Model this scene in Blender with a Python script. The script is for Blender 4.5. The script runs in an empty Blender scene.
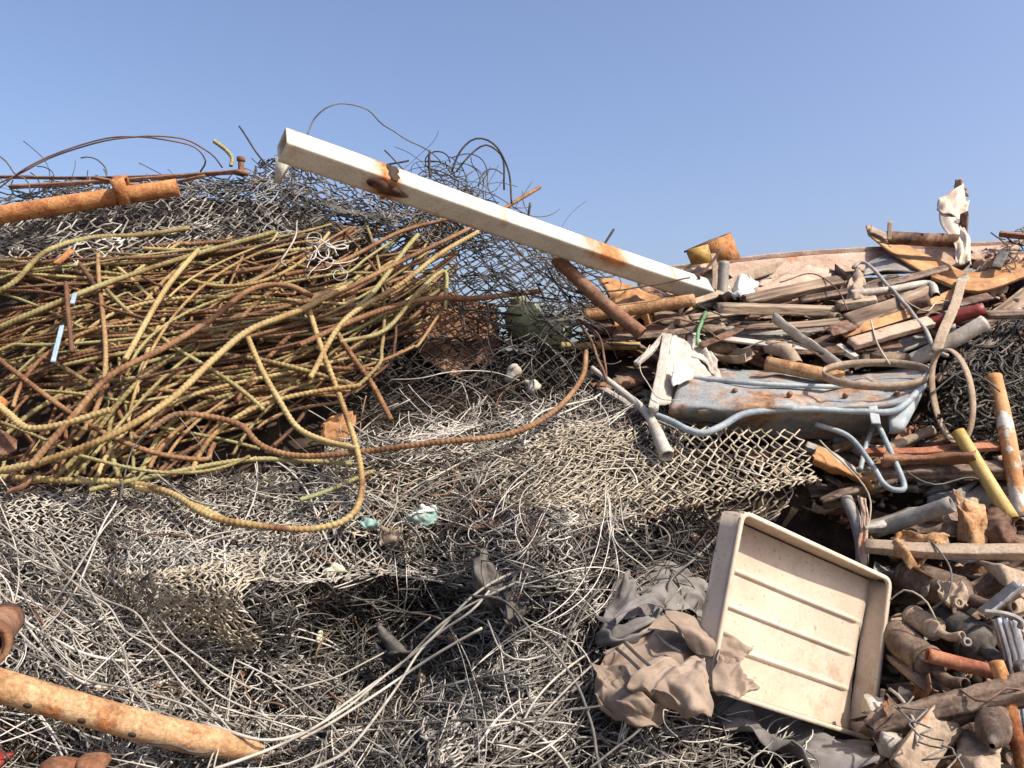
import bpy, math, random
import numpy as np
from mathutils import Vector

random.seed(7)
rng = np.random.default_rng(11)
SC = bpy.context.scene
COL = SC.collection
F = 788.0
CAM = np.array([0.0, 0.0, 1.6])

# ------------------------------------------------------------------ the lie of the heap
# (column, row, distance) samples of the face of the heap as seen from where the photographer stood
CTRL = np.array([
 (-60,230,3.7),(0,180,3.9),(150,172,3.95),(250,180,3.85),(0,230,3.5),(200,215,3.65),(0,300,3.2),(150,300,3.15),(0,400,2.85),
 (150,400,2.8),(300,260,3.35),(300,350,3.0),(400,250,3.5),(420,330,3.2),(0,480,2.65),(200,460,2.72),(350,430,2.9),
 (480,230,3.7),(480,300,3.4),(480,390,3.1),(600,390,3.1),(600,320,3.5),(500,450,2.8),(600,460,2.75),(750,450,2.8),(810,480,2.75),
 (400,450,2.8),(500,520,2.5),(250,520,2.5),(0,520,2.5),(0,600,2.2),(250,600,2.3),(350,570,2.5),(330,625,2.58),(265,640,2.36),(395,640,2.48),(340,695,2.25),(500,600,2.3),(480,660,2.1),
 (0,768,1.8),(250,768,1.8),(500,768,1.75),(700,768,1.9),(800,768,2.0),(640,600,2.4),(750,600,2.62),(800,690,2.45),(900,768,2.0),(1024,768,1.95),
 (950,600,2.45),(1024,600,2.4),(900,500,2.75),(1024,480,2.75),(700,390,3.1),(850,390,3.1),(1000,380,3.0),(700,300,3.6),(850,300,3.5),
 (1000,300,3.4),(700,255,4.1),(850,245,4.1),(1000,235,4.0),(1084,400,3.0),(1084,700,2.1),(-60,500,2.6),(-60,700,1.95),(200,800,1.7),(800,810,1.8),
], float)

def _tps():
    x = CTRL[:, :2] / 400.0
    n = len(x)
    d2 = ((x[:, None] - x[None]) ** 2).sum(-1)
    K = 0.5 * d2 * np.log(d2 + 1e-9) + np.eye(n) * 1e-3
    A = np.zeros((n + 3, n + 3)); A[:n, :n] = K; A[:n, n] = 1; A[:n, n + 1:] = x; A[n:, :n] = A[:n, n:].T
    b = np.zeros(n + 3); b[:n] = CTRL[:, 2]
    return x, np.linalg.solve(A, b)
TX, TW = _tps()

def D(px, py):
    px = np.asarray(px, float); py = np.asarray(py, float)
    px, py = np.broadcast_arrays(px, py)
    over = np.clip(py - 810, 0, None)
    cx = np.clip(px, -70, 1094).ravel() / 400; cy = np.clip(py, 165, 810).ravel() / 400
    out = np.empty(cx.shape)
    for i in range(0, len(cx), 40000):
        a = cx[i:i + 40000]; b = cy[i:i + 40000]
        d2 = (a[:, None] - TX[None, :, 0]) ** 2 + (b[:, None] - TX[None, :, 1]) ** 2
        out[i:i + 40000] = (0.5 * d2 * np.log(d2 + 1e-9)) @ TW[:len(TX)] + TW[len(TX)] + TW[len(TX) + 1] * a + TW[len(TX) + 2] * b
    return np.clip(out.reshape(px.shape), 1.5, 4.4) - over * 0.0012

def P(px, py, d):
    px = np.asarray(px, float); py = np.asarray(py, float); d = np.asarray(d, float)
    px, py, d = np.broadcast_arrays(px, py, d)
    return np.stack([(px - 512) / F * d, d, CAM[2] + (384 - py) / F * d], -1)

def S(px, py, lift=0.0):
    return P(px, py, D(px, py) - lift)

def pts_of(seq):
    return np.array([S(*p) for p in seq])

# ------------------------------------------------------------------ small maths
def nrm(v):
    return v / np.maximum(np.linalg.norm(v, axis=-1, keepdims=True), 1e-9)

class Noise:
    """smooth random field: a sum of sines, vectorised"""
    def __init__(s, dim=2, n=14, seed=0, lo=0.6, hi=2.6):
        r = np.random.default_rng(seed)
        k = r.normal(size=(n, dim)); k /= np.linalg.norm(k, axis=1, keepdims=True)
        s.f = np.exp(r.uniform(math.log(lo), math.log(hi), n)); s.k = k * s.f[:, None]
        s.p = r.uniform(0, 6.28, n); s.a = (1 / s.f ** 0.7); s.a /= np.sqrt((s.a ** 2).sum() / 2)
    def __call__(s, x):
        x = np.asarray(x, float)
        out = np.zeros(x.shape[:-1])
        for k, p, a in zip(s.k, s.p, s.a):
            out += a * np.sin(x @ k + p)
        return out

def tri(x):
    return 2 * np.abs(2 * (x - np.floor(x + 0.5))) - 1

def crump(uv, seed, n=6, f=2.0):
    """creased field: a sum of triangle waves"""
    r = np.random.default_rng(seed)
    out = 0
    for i in range(n):
        a = r.uniform(0, math.pi); ff = f * r.uniform(0.5, 1.9)
        out = out + tri((uv[..., 0] * math.cos(a) + uv[..., 1] * math.sin(a)) * ff + r.uniform(0, 1)
                        + 0.25 * np.sin(uv[..., 0] * 5 * r.uniform(.5, 1.5) + uv[..., 1] * 4 + i)) / ff
    return out / n * f

def spl(p, n, closed=False):
    """Catmull-Rom through p, resampled evenly to n points"""
    p = np.asarray(p, float)
    if len(p) == 2:
        t = np.linspace(0, 1, n)[:, None]
        return p[0] * (1 - t) + p[1] * t
    q = np.vstack([2 * p[0] - p[1], p, 2 * p[-1] - p[-2]])
    out = []
    for i in range(len(p) - 1):
        t = np.linspace(0, 1, 16, endpoint=False)[:, None]
        a, b, c, d = q[i], q[i + 1], q[i + 2], q[i + 3]
        out.append(0.5 * (2 * b + (c - a) * t + (2 * a - 5 * b + 4 * c - d) * t ** 2 + (3 * b - a - 3 * c + d) * t ** 3))
    out = np.vstack(out + [p[-1:]])
    s = np.r_[0, np.cumsum(np.linalg.norm(np.diff(out, axis=0), axis=1))]
    u = np.linspace(0, s[-1], n)
    return np.stack([np.interp(u, s, out[:, k]) for k in range(out.shape[1])], -1)

def inpoly(x, y, poly):
    x = np.asarray(x); y = np.asarray(y); r = np.zeros(x.shape, bool)
    n = len(poly)
    for i in range(n):
        x1, y1 = poly[i]; x2, y2 = poly[(i + 1) % n]
        c = ((y1 > y) != (y2 > y)) & (x < (x2 - x1) * (y - y1) / (y2 - y1 + 1e-9) + x1)
        r ^= c
    return r

def rand_in(poly, n, g=rng):
    a = np.array(poly); lo, hi = a.min(0), a.max(0)
    out = np.zeros((0, 2))
    while len(out) < n:
        q = g.uniform(lo, hi, (n * 2, 2)); out = np.vstack([out, q[inpoly(q[:, 0], q[:, 1], poly)]])
    return out[:n]

# ------------------------------------------------------------------ mesh helpers
_B = Noise(2, 18, 99, 1 / 70, 1 / 26)
def bump(px, py):
    px = np.asarray(px, float); py = np.asarray(py, float)
    w_ = np.clip((660 - px) / 60, 0, 1) * np.clip((py - 410) / 40, 0, 1)
    return 0.065 * w_ * _B(np.stack([px, py * 1.5], -1))

class M:
    """gathers vertices and faces of one mesh"""
    def __init__(s): s.v = []; s.f = []; s.t = []; s.l = []; s.n = 0
    def add(s, V, faces, tone=None, lc=None):
        V = np.asarray(V, float).reshape(-1, 3)
        for f in faces:
            f = np.asarray(f, int)
            if f.ndim == 1: f = f[None]
            s.f.append(f + s.n)
        s.v.append(V); s.n += len(V); s.l.append(V if lc is None else np.asarray(lc, float).reshape(-1, 3))
        s.t.append(np.full(len(V), 0.5) if tone is None else np.broadcast_to(np.asarray(tone, float), (len(V),)).copy())
        return s

def mk(name, m, mat, parent=None, smooth=False, base=False):
    V = np.vstack(m.v); T = np.concatenate(m.t)
    lo, hi = V.min(0), V.max(0)
    c = (lo + hi) / 2
    if base: c[2] = lo[2]
    me = bpy.data.meshes.new(name)
    W = V - c
    me.vertices.add(len(W)); me.vertices.foreach_set('co', W.astype(np.float32).ravel())
    idx = np.concatenate([f.ravel() for f in m.f]); sizes = np.concatenate([np.full(len(f), f.shape[1]) for f in m.f])
    me.loops.add(len(idx)); me.loops.foreach_set('vertex_index', idx.astype(np.int32))
    me.polygons.add(len(sizes))
    me.polygons.foreach_set('loop_start', np.r_[0, np.cumsum(sizes)[:-1]].astype(np.int32))
    me.update(calc_edges=True)
    if smooth: me.polygons.foreach_set('use_smooth', np.ones(len(sizes), bool))
    a = me.attributes.new('tone', 'FLOAT', 'POINT'); a.data.foreach_set('value', T.astype(np.float32))
    if mat.get('streak'):
        al = me.attributes.new('along', 'FLOAT_VECTOR', 'POINT'); al.data.foreach_set('vector', np.vstack(m.l).astype(np.float32).ravel())
    me.materials.append(mat)
    o = bpy.data.objects.new(name, me); COL.objects.link(o)
    pl = np.zeros(3)
    if parent is not None:
        o.parent = parent
        q = parent
        while q is not None:
            pl = pl + np.array(q.location); q = q.parent
    o.location = Vector(c - pl)
    return o

def tag(o, label=None, cat=None, group=None, kind=None):
    if label: o['label'] = label
    if cat: o['category'] = cat
    if group: o['group'] = group
    if kind: o['kind'] = kind
    return o

def thing(name, label, cat, loc, group=None):
    o = bpy.data.objects.new(name, None); COL.objects.link(o)
    o.empty_display_size = 0.05; o.location = Vector(loc)
    return tag(o, label, cat, group)

def frames(p):
    """parallel-transport frames for polylines p[W,N,3]"""
    t = np.empty_like(p)
    t[:, 1:-1] = p[:, 2:] - p[:, :-2]; t[:, 0] = p[:, 1] - p[:, 0]; t[:, -1] = p[:, -1] - p[:, -2]
    t = nrm(t)
    ref = np.zeros_like(t[:, 0]); k = np.argmin(np.abs(t[:, 0]), axis=1); ref[np.arange(len(ref)), k] = 1
    a = np.empty_like(p)
    cur = nrm(np.cross(t[:, 0], ref))
    for i in range(p.shape[1]):
        cur = nrm(cur - (cur * t[:, i]).sum(-1, keepdims=True) * t[:, i]); a[:, i] = cur
    return t, a, np.cross(t, a)

def add_tubes(m, p, r, sides=4, tone=None, mod=None, cap=True):
    """p[W,N,3]: solid round rods; mod[W,N,K] multiplies the radius"""
    p = np.asarray(p, float)
    if p.ndim == 2: p = p[None]
    W_, N = p.shape[:2]
    t, a, b = frames(p)
    ang = np.arange(sides) / sides * 2 * math.pi
    r = np.broadcast_to(np.asarray(r, float).reshape((-1, 1) if np.ndim(r) == 1 else np.shape(r) if np.ndim(r) == 2 else (1, 1)), (W_, N))
    R = r[..., None] * (mod if mod is not None else 1.0) * np.ones(sides)
    V = p[:, :, None] + R[..., None] * (np.cos(ang)[:, None] * a[:, :, None] + np.sin(ang)[:, None] * b[:, :, None])
    base = (np.arange(W_) * N * sides)[:, None, None] + (np.arange(N - 1) * sides)[None, :, None]
    k = np.arange(sides)[None, None]; k2 = (k + 1) % sides
    Q = np.stack([base + k, base + k2, base + k2 + sides, base + k + sides], -1).reshape(-1, 4)
    fs = [Q]
    if cap:
        w = (np.arange(W_) * N * sides)[:, None]
        fs.append(w + np.arange(sides)[None, ::-1]); fs.append(w + (N - 1) * sides + np.arange(sides)[None])
    tn = None if tone is None else np.repeat(np.broadcast_to(np.asarray(tone, float), (W_,)), N * sides)
    m.add(V, fs, tn)
    return m

def add_pipe(m, p, r, wall=0.12, sides=18, jit=0.0, seed=0, rs=None):
    """hollow pipe with open ends"""
    p = np.asarray(p, float)[None]
    N = p.shape[1]; t, a, b = frames(p)
    ang = np.arange(sides) / sides * 2 * math.pi
    g = np.random.default_rng(seed)
    R = np.full((N, sides), r)
    if rs is not None: R = R * np.asarray(rs)[:, None]
    if jit:
        nz = Noise(3, 10, seed, 8, 40)
        R = R * (1 + jit * nz(p[0][:, None] + 0.05 * np.stack([np.cos(ang), np.sin(ang), 0 * ang], -1)[None]))
    dirs = np.cos(ang)[:, None] * a[0][:, None] + np.sin(ang)[:, None] * b[0][:, None]
    Vo = p[0][:, None] + R[..., None] * dirs
    Vi = p[0][:, None] + (R * (1 - wall))[..., None] * dirs
    k = np.arange(sides); k2 = (k + 1) % sides; row = (np.arange(N - 1) * sides)[:, None]
    Q = np.stack([row + k, row + k2, row + k2 + sides, row + k + sides], -1).reshape(-1, 4)
    o = N * sides
    e0 = np.stack([k2, k, k + o, k2 + o], -1); L = (N - 1) * sides
    e1 = np.stack([k + L, k2 + L, k2 + L + o, k + L + o], -1)
    m.add(np.vstack([Vo.reshape(-1, 3), Vi.reshape(-1, 3)]), [Q, Q[:, ::-1] + o, e0, e1])
    return m

def prof(kind, w, h, t=0.2):
    if kind == 'box':
        c = min(w, h) * 0.12
        return np.array([(-w+c,-h),(w-c,-h),(w,-h+c),(w,h-c),(w-c,h),(-w+c,h),(-w,h-c),(-w,-h+c)]) 
    if kind == 'L':
        k = t * w
        return np.array([(-w,-h),(w,-h),(w,-h+k),(-w+k,-h+k),(-w+k,h),(-w,h)])
    if kind == 'C':
        k = t * h
        return np.array([(-w,-h),(w,-h),(w,h),(w-k,h),(w-k,-h+k),(-w+k,-h+k),(-w+k,h),(-w,h)])
    if kind == 'U':
        a = np.linspace(math.pi, 2 * math.pi, 9)
        o = np.stack([np.cos(a) * w, np.sin(a) * h], -1); i = o[::-1] * (1 - t)
        return np.vstack([o, i])
    if kind == 'I':
        k = t * w; y = t * h
        return np.array([(-w,-h),(w,-h),(w,-h+y),(k,-h+y),(k,h-y),(w,h-y),(w,h),(-w,h),(-w,h-y),(-k,h-y),(-k,-h+y),(-w,-h+y)])

def add_sweep(m, p, pr, up=(0, -0.4, 0.9), twist=0.0, scale=None, jit=0.0, seed=0):
    p = np.asarray(p, float); N = len(p); K = len(pr)
    t = np.empty_like(p); t[1:-1] = p[2:] - p[:-2]; t[0] = p[1] - p[0]; t[-1] = p[-1] - p[-2]; t = nrm(t)
    u = np.asarray(up, float)[None]
    b = nrm(u - (u * t).sum(-1, keepdims=True) * t); a = np.cross(b, t)
    if np.ndim(twist) or twist:
        th = np.linspace(0, twist, N)[:, None] if np.ndim(twist) == 0 else np.asarray(twist)[:, None]
        a, b = a * np.cos(th) + b * np.sin(th), b * np.cos(th) - a * np.sin(th)
    sc = np.ones(N) if scale is None else np.asarray(scale, float)
    g_ = np.random.default_rng(seed + 17)
    if jit and K == 8:      # a box: give its faces points of their own
        pr = np.vstack([pr[k_] + (pr[(k_ + 1) % 8] - pr[k_]) * t_ for k_ in range(8) for t_ in ((0, .2, .4, .6, .8) if k_ % 2 == 0 else (0,))]); K = len(pr)
    V = p[:, None] + sc[:, None, None] * (pr[None, :, :1] * a[:, None] + pr[None, :, 1:] * b[:, None])
    if jit:
        V = V + t[:, None] * (g_.normal(0, 1, (1, K, 1)) * jit * 5) * np.linspace(-1, 1, N)[:, None, None] ** 5
    if jit:
        V = V + np.random.default_rng(seed).normal(0, jit, V.shape)
    k = np.arange(K); k2 = (k + 1) % K; row = (np.arange(N - 1) * K)[:, None]
    Q = np.stack([row + k, row + k2, row + k2 + K, row + k + K], -1).reshape(-1, 4)
    tn = np.clip(0.5 + g_.normal(0, .28, K)[None] + 0.15 * Noise(1, 6, seed, 4, 14)(np.linspace(0, 1, N)[:, None])[:, None], 0, 1).ravel()
    sl_ = np.r_[0, np.cumsum(np.linalg.norm(np.diff(p, axis=0), axis=1))]
    lc = np.concatenate([np.broadcast_to(pr[None], (N, K, 2)) * 1.0, np.broadcast_to(sl_[:, None, None] * .09, (N, K, 1))], -1)
    m.add(V, [Q, np.arange(K)[::-1], (N - 1) * K + np.arange(K)], tn, lc)
    return m

def add_square_tube(m, p, half, wall, up, sub=1):
    """hollow square tube with open ends"""
    c = half * 0.1
    o = prof('box', half, half)
    if sub > 1:
        o = np.vstack([o[k_] + (o[(k_ + 1) % 8] - o[k_]) * t_ for k_ in range(8) for t_ in (np.arange(sub) / sub if k_ % 2 == 0 else [0.0])])
    i = o * (1 - wall / half)
    p = np.asarray(p, float); N = len(p); K = len(o)
    t = nrm(np.gradient(p, axis=0)); u = np.asarray(up, float)[None]
    b = nrm(u - (u * t).sum(-1, keepdims=True) * t); a = np.cross(b, t)
    Vs = [p[:, None] + q[None, :, :1] * a[:, None] + q[None, :, 1:] * b[:, None] for q in (o, i)]
    k = np.arange(K); k2 = (k + 1) % K; row = (np.arange(N - 1) * K)[:, None]
    Q = np.stack([row + k, row + k2, row + k2 + K, row + k + K], -1).reshape(-1, 4)
    O = N * K; L = (N - 1) * K
    m.add(np.vstack([v.reshape(-1, 3) for v in Vs]), [Q, Q[:, ::-1] + O, np.stack([k2, k, k + O, k2 + O], -1), np.stack([k + L, k2 + L, k2 + L + O, k + L + O], -1)])
    return m

def add_grid(m, G, thick=0.004, mask=None):
    """G[nv,nu,3]: a sheet with real thickness; mask drops cells (torn holes and edges)"""
    nv, nu = G.shape[:2]
    du = np.gradient(G, axis=1); dv = np.gradient(G, axis=0)
    n = nrm(np.cross(du, dv))
    T = G + n * thick / 2; B = G - n * thick / 2
    i = np.arange(nv * nu).reshape(nv, nu)
    keep = np.ones((nv - 1, nu - 1), bool) if mask is None else mask
    q = np.stack([i[:-1, :-1], i[:-1, 1:], i[1:, 1:], i[1:, :-1]], -1)
    Qt = q[keep]; O = nv * nu
    # border edges
    ed = {}
    for f in Qt:
        for x, y in ((f[0], f[1]), (f[1], f[2]), (f[2], f[3]), (f[3], f[0])):
            if (y, x) in ed: del ed[(y, x)]
            else: ed[(x, y)] = 1
    E = np.array(list(ed.keys()))
    side = np.stack([E[:, 1], E[:, 0], E[:, 0] + O, E[:, 1] + O], -1)
    m.add(np.vstack([T.reshape(-1, 3), B.reshape(-1, 3)]), [Qt, Qt[:, ::-1] + O, side])
    return m

def loft(rows, nu=30, nv=24):
    """rows of (column,row,lift) curves -> a grid of points"""
    R = np.stack([spl(np.array([S(*q) for q in r]), nu) for r in rows])
    G = np.stack([spl(R[:, j], nv) for j in range(nu)], 1)
    return G

def facets(uv, seed, npts):
    """piecewise flat field over irregular triangles: the way paper and sheet metal crumple (returns 3 channels)"""
    r = np.random.default_rng(seed)
    k = max(2, int(math.sqrt(npts)))
    gx, gy = np.meshgrid(np.linspace(-.05, 1.05, k + 1), np.linspace(-.05, 1.05, k + 1))
    q = np.stack([gx, gy], -1); q[1:-1, 1:-1] += r.uniform(-.42, .42, q[1:-1, 1:-1].shape) / k
    q[0, 1:-1, 0] += r.uniform(-.3, .3, k - 1) / k; q[-1, 1:-1, 0] += r.uniform(-.3, .3, k - 1) / k
    h = r.normal(0, 1, (k + 1, k + 1, 3))
    out = np.zeros(uv.shape[:2] + (3,)); done = np.zeros(uv.shape[:2], bool)
    for i in range(k):
        for j in range(k):
            c = [(i, j), (i, j + 1), (i + 1, j + 1), (i + 1, j)]
            ts = ((0, 1, 2), (0, 2, 3)) if r.random() < .5 else ((0, 1, 3), (1, 2, 3))
            for t in ts:
                A_, B_, C_ = (q[c[x]] for x in t)
                d = (B_[1] - C_[1]) * (A_[0] - C_[0]) + (C_[0] - B_[0]) * (A_[1] - C_[1])
                if abs(d) < 1e-9: continue
                w0 = ((B_[1] - C_[1]) * (uv[..., 0] - C_[0]) + (C_[0] - B_[0]) * (uv[..., 1] - C_[1])) / d
                w1 = ((C_[1] - A_[1]) * (uv[..., 0] - C_[0]) + (A_[0] - C_[0]) * (uv[..., 1] - C_[1])) / d
                w2 = 1 - w0 - w1
                ok = (w0 > -1e-6) & (w1 > -1e-6) & (w2 > -1e-6) & ~done
                if not ok.any(): continue
                done |= ok
                hv = w0[..., None] * h[c[t[0]]] + w1[..., None] * h[c[t[1]]] + w2[..., None] * h[c[t[2]]]
                out[ok] = hv[ok]
    return out

def crease(G, amp, seed, f=2.0, n=6, soft=0):
    nv, nu = G.shape[:2]
    uv = np.stack(np.meshgrid(np.linspace(0, 1, nu), np.linspace(0, 1, nv)), -1)
    du = np.gradient(G, axis=1); dv = np.gradient(G, axis=0)
    nn = nrm(nrm(np.cross(du, dv)).mean((0, 1)))[None, None]
    tu = nrm(du.mean((0, 1)))[None, None]; tv = nrm(dv.mean((0, 1)))[None, None]
    a = facets(uv, seed, 5 * f * f); b = facets(uv, seed + 500, 26 * f * f)
    o = amp * (0.62 * a + 0.2 * b)
    for _ in range(soft):
        e = np.pad(o, ((1, 1), (1, 1), (0, 0)), 'edge'); o = (2 * o + e[:-2, 1:-1] + e[2:, 1:-1] + e[1:-1, :-2] + e[1:-1, 2:]) / 6
    return G + nn * o[..., :1] + 0.35 * tu * o[..., 1:2] + 0.35 * tv * o[..., 2:]

def ragged(nv, nu, seed, amt=0.12):
    """cells kept of a torn sheet"""
    uv = np.stack(np.meshgrid(np.linspace(0, 1, nu - 1), np.linspace(0, 1, nv - 1)), -1)
    nz = Noise(2, 10, seed, 6, 30)(uv) * amt * 0.5 + amt * 0.55
    e = np.minimum(np.minimum(uv[..., 0], 1 - uv[..., 0]), np.minimum(uv[..., 1], 1 - uv[..., 1]))
    k = e > nz * 0.6
    k[1:-1, 1:-1] |= (e[1:-1, 1:-1] > amt * 0.9)
    return k

# ------------------------------------------------------------------ materials
def mat(name, cols, scale=6, rough=0.7, metal=0.0, bump=0.25, bscale=90, layer=None, tone=0.0, grain=0.25, spec=0.35, detail=7, dust=0.0, rust=False, streak=False, spots=0.0):
    m = bpy.data.materials.new(name); m.use_nodes = True
    nt = m.node_tree; N = nt.nodes; L = nt.links
    b = N['Principled BSDF']; b.inputs['Metallic'].default_value = metal
    b.inputs['Specular IOR Level'].default_value = spec
    tc = N.new('ShaderNodeTexCoord'); oi = N.new('ShaderNodeObjectInfo')
    mp = N.new('ShaderNodeVectorMath'); mp.operation = 'MULTIPLY_ADD'
    cv = N.new('ShaderNodeCombineXYZ')
    for i in range(3): L.new(oi.outputs['Random'], cv.inputs[i])
    L.new(cv.outputs[0], mp.inputs[0]); mp.inputs[1].default_value = (37.0, 91.0, 53.0)
    if streak:
        m['streak'] = 1
        aa_ = N.new('ShaderNodeAttribute'); aa_.attribute_name = 'along'; L.new(aa_.outputs['Vector'], mp.inputs[2])
    else: L.new(tc.outputs['Object'], mp.inputs[2])
    def noise(s, d=detail, r=0.6):
        n = N.new('ShaderNodeTexNoise'); n.inputs['Scale'].default_value = s; n.inputs['Detail'].default_value = d
        n.inputs['Roughness'].default_value = r; L.new(mp.outputs[0], n.inputs['Vector']); return n.outputs['Fac']
    def ramp(f, cs, interp='LINEAR'):
        r = N.new('ShaderNodeValToRGB'); r.color_ramp.interpolation = interp
        while len(r.color_ramp.elements) < len(cs): r.color_ramp.elements.new(0.5)
        for e, (p_, c) in zip(r.color_ramp.elements, cs): e.position = p_; e.color = (*c, 1) if len(c) == 3 else c
        L.new(f, r.inputs[0]); return r.outputs['Color']
    def math_(op, a, b_, c=None):
        n = N.new('ShaderNodeMath'); n.operation = op
        for i, x in enumerate([a, b_, c]):
            if x is None: continue
            if isinstance(x, (int, float)): n.inputs[i].default_value = x
            else: L.new(x, n.inputs[i])
        return n.outputs[0]
    def mix(f, a, b_, mode='MIX'):
        n = N.new('ShaderNodeMix'); n.data_type = 'RGBA'; n.blend_type = mode
        if isinstance(f, (int, float)): n.inputs[0].default_value = f
        else: L.new(f, n.inputs[0])
        for i, x in ((6, a), (7, b_)):
            if isinstance(x, tuple): n.inputs[i].default_value = (*x, 1)
            else: L.new(x, n.inputs[i])
        return n.outputs[2]
    f = math_('ADD', math_('MULTIPLY', noise(scale), 0.68), math_('MULTIPLY', noise(scale * 6.3, 8, 0.7), 0.32))
    f = math_('MULTIPLY_ADD', math_('SUBTRACT', f, 0.5), 1.5, 0.5)
    if tone:
        at = N.new('ShaderNodeAttribute'); at.attribute_name = 'tone'
        f = math_('MULTIPLY_ADD', math_('SUBTRACT', at.outputs['Fac'], 0.5), tone, f)
    col = ramp(f, cols)
    rg = None
    if layer:
        lc, ls, lo, hi = layer
        mk_ = ramp(noise(ls, 9, 0.65), [(lo, (0, 0, 0)), (hi, (1, 1, 1))])
        c2 = ramp(noise(ls * 3.1), lc)
        col = mix(mk_, col, c2)
        rg = mk_
    if rust:
        at = N.new('ShaderNodeAttribute'); at.attribute_name = 'tone'
        rf = math_('ADD', at.outputs['Fac'], math_('MULTIPLY', math_('SUBTRACT', noise(26, 9, 0.7), 0.5), 0.9))
        rf = math_('ADD', rf, ramp(noise(55, 6, .7), [(.66, (0, 0, 0)), (.72, (.5, .5, .5))]))
        st_ = ramp(rf, [(0.12, (0, 0, 0)), (0.5, (.5, .5, .5)), (0.85, (1, 1, 1))])
        rc = ramp(noise(30, 8, .7), [(.3, (.2, .075, .03)), (.5, (.42, .17, .06)), (.7, (.52, .28, .12))])
        col = mix(st_, col, rc); rg = st_
    if spots:
        sp_ = ramp(noise(85, 3, .5), [(.66, (0, 0, 0)), (.70, (spots,) * 3)])
        col = mix(sp_, col, (.16, .105, .065))
        sc_ = ramp(noise(3.2, 10, .75), [(.5, (0, 0, 0)), (.75, (spots * .8,) * 3)])
        col = mix(sc_, col, (.36, .27, .18))
    if dust:
        dk = ramp(noise(scale * 1.7 + 3, 8, 0.7), [(0.45, (0, 0, 0)), (0.72, (dust, dust, dust))])
        col = mix(dk, col, (0.42, 0.34, 0.25))
    g = ramp(noise(bscale * 1.3, 4), [(0.3, (1 - grain,) * 3), (0.7, (1.0,) * 3)])
    col = mix(1.0, col, g, 'MULTIPLY')
    L.new(col, b.inputs['Base Color'])
    rn = math_('MULTIPLY_ADD', noise(bscale * 0.5, 4), 0.35, rough - 0.18)
    if rg is not None:
        rn = math_('MULTIPLY_ADD', rg, 0.25, rn)
    L.new(rn, b.inputs['Roughness'])
    bp = N.new('ShaderNodeBump'); bp.inputs['Strength'].default_value = bump; bp.inputs['Distance'].default_value = 0.004
    h = noise(bscale, 6)
    if rg is not None: h = math_('MULTIPLY_ADD', rg, 0.5, h)
    L.new(h, bp.inputs['Height']); L.new(bp.outputs[0], b.inputs['Normal'])
    return m

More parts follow.
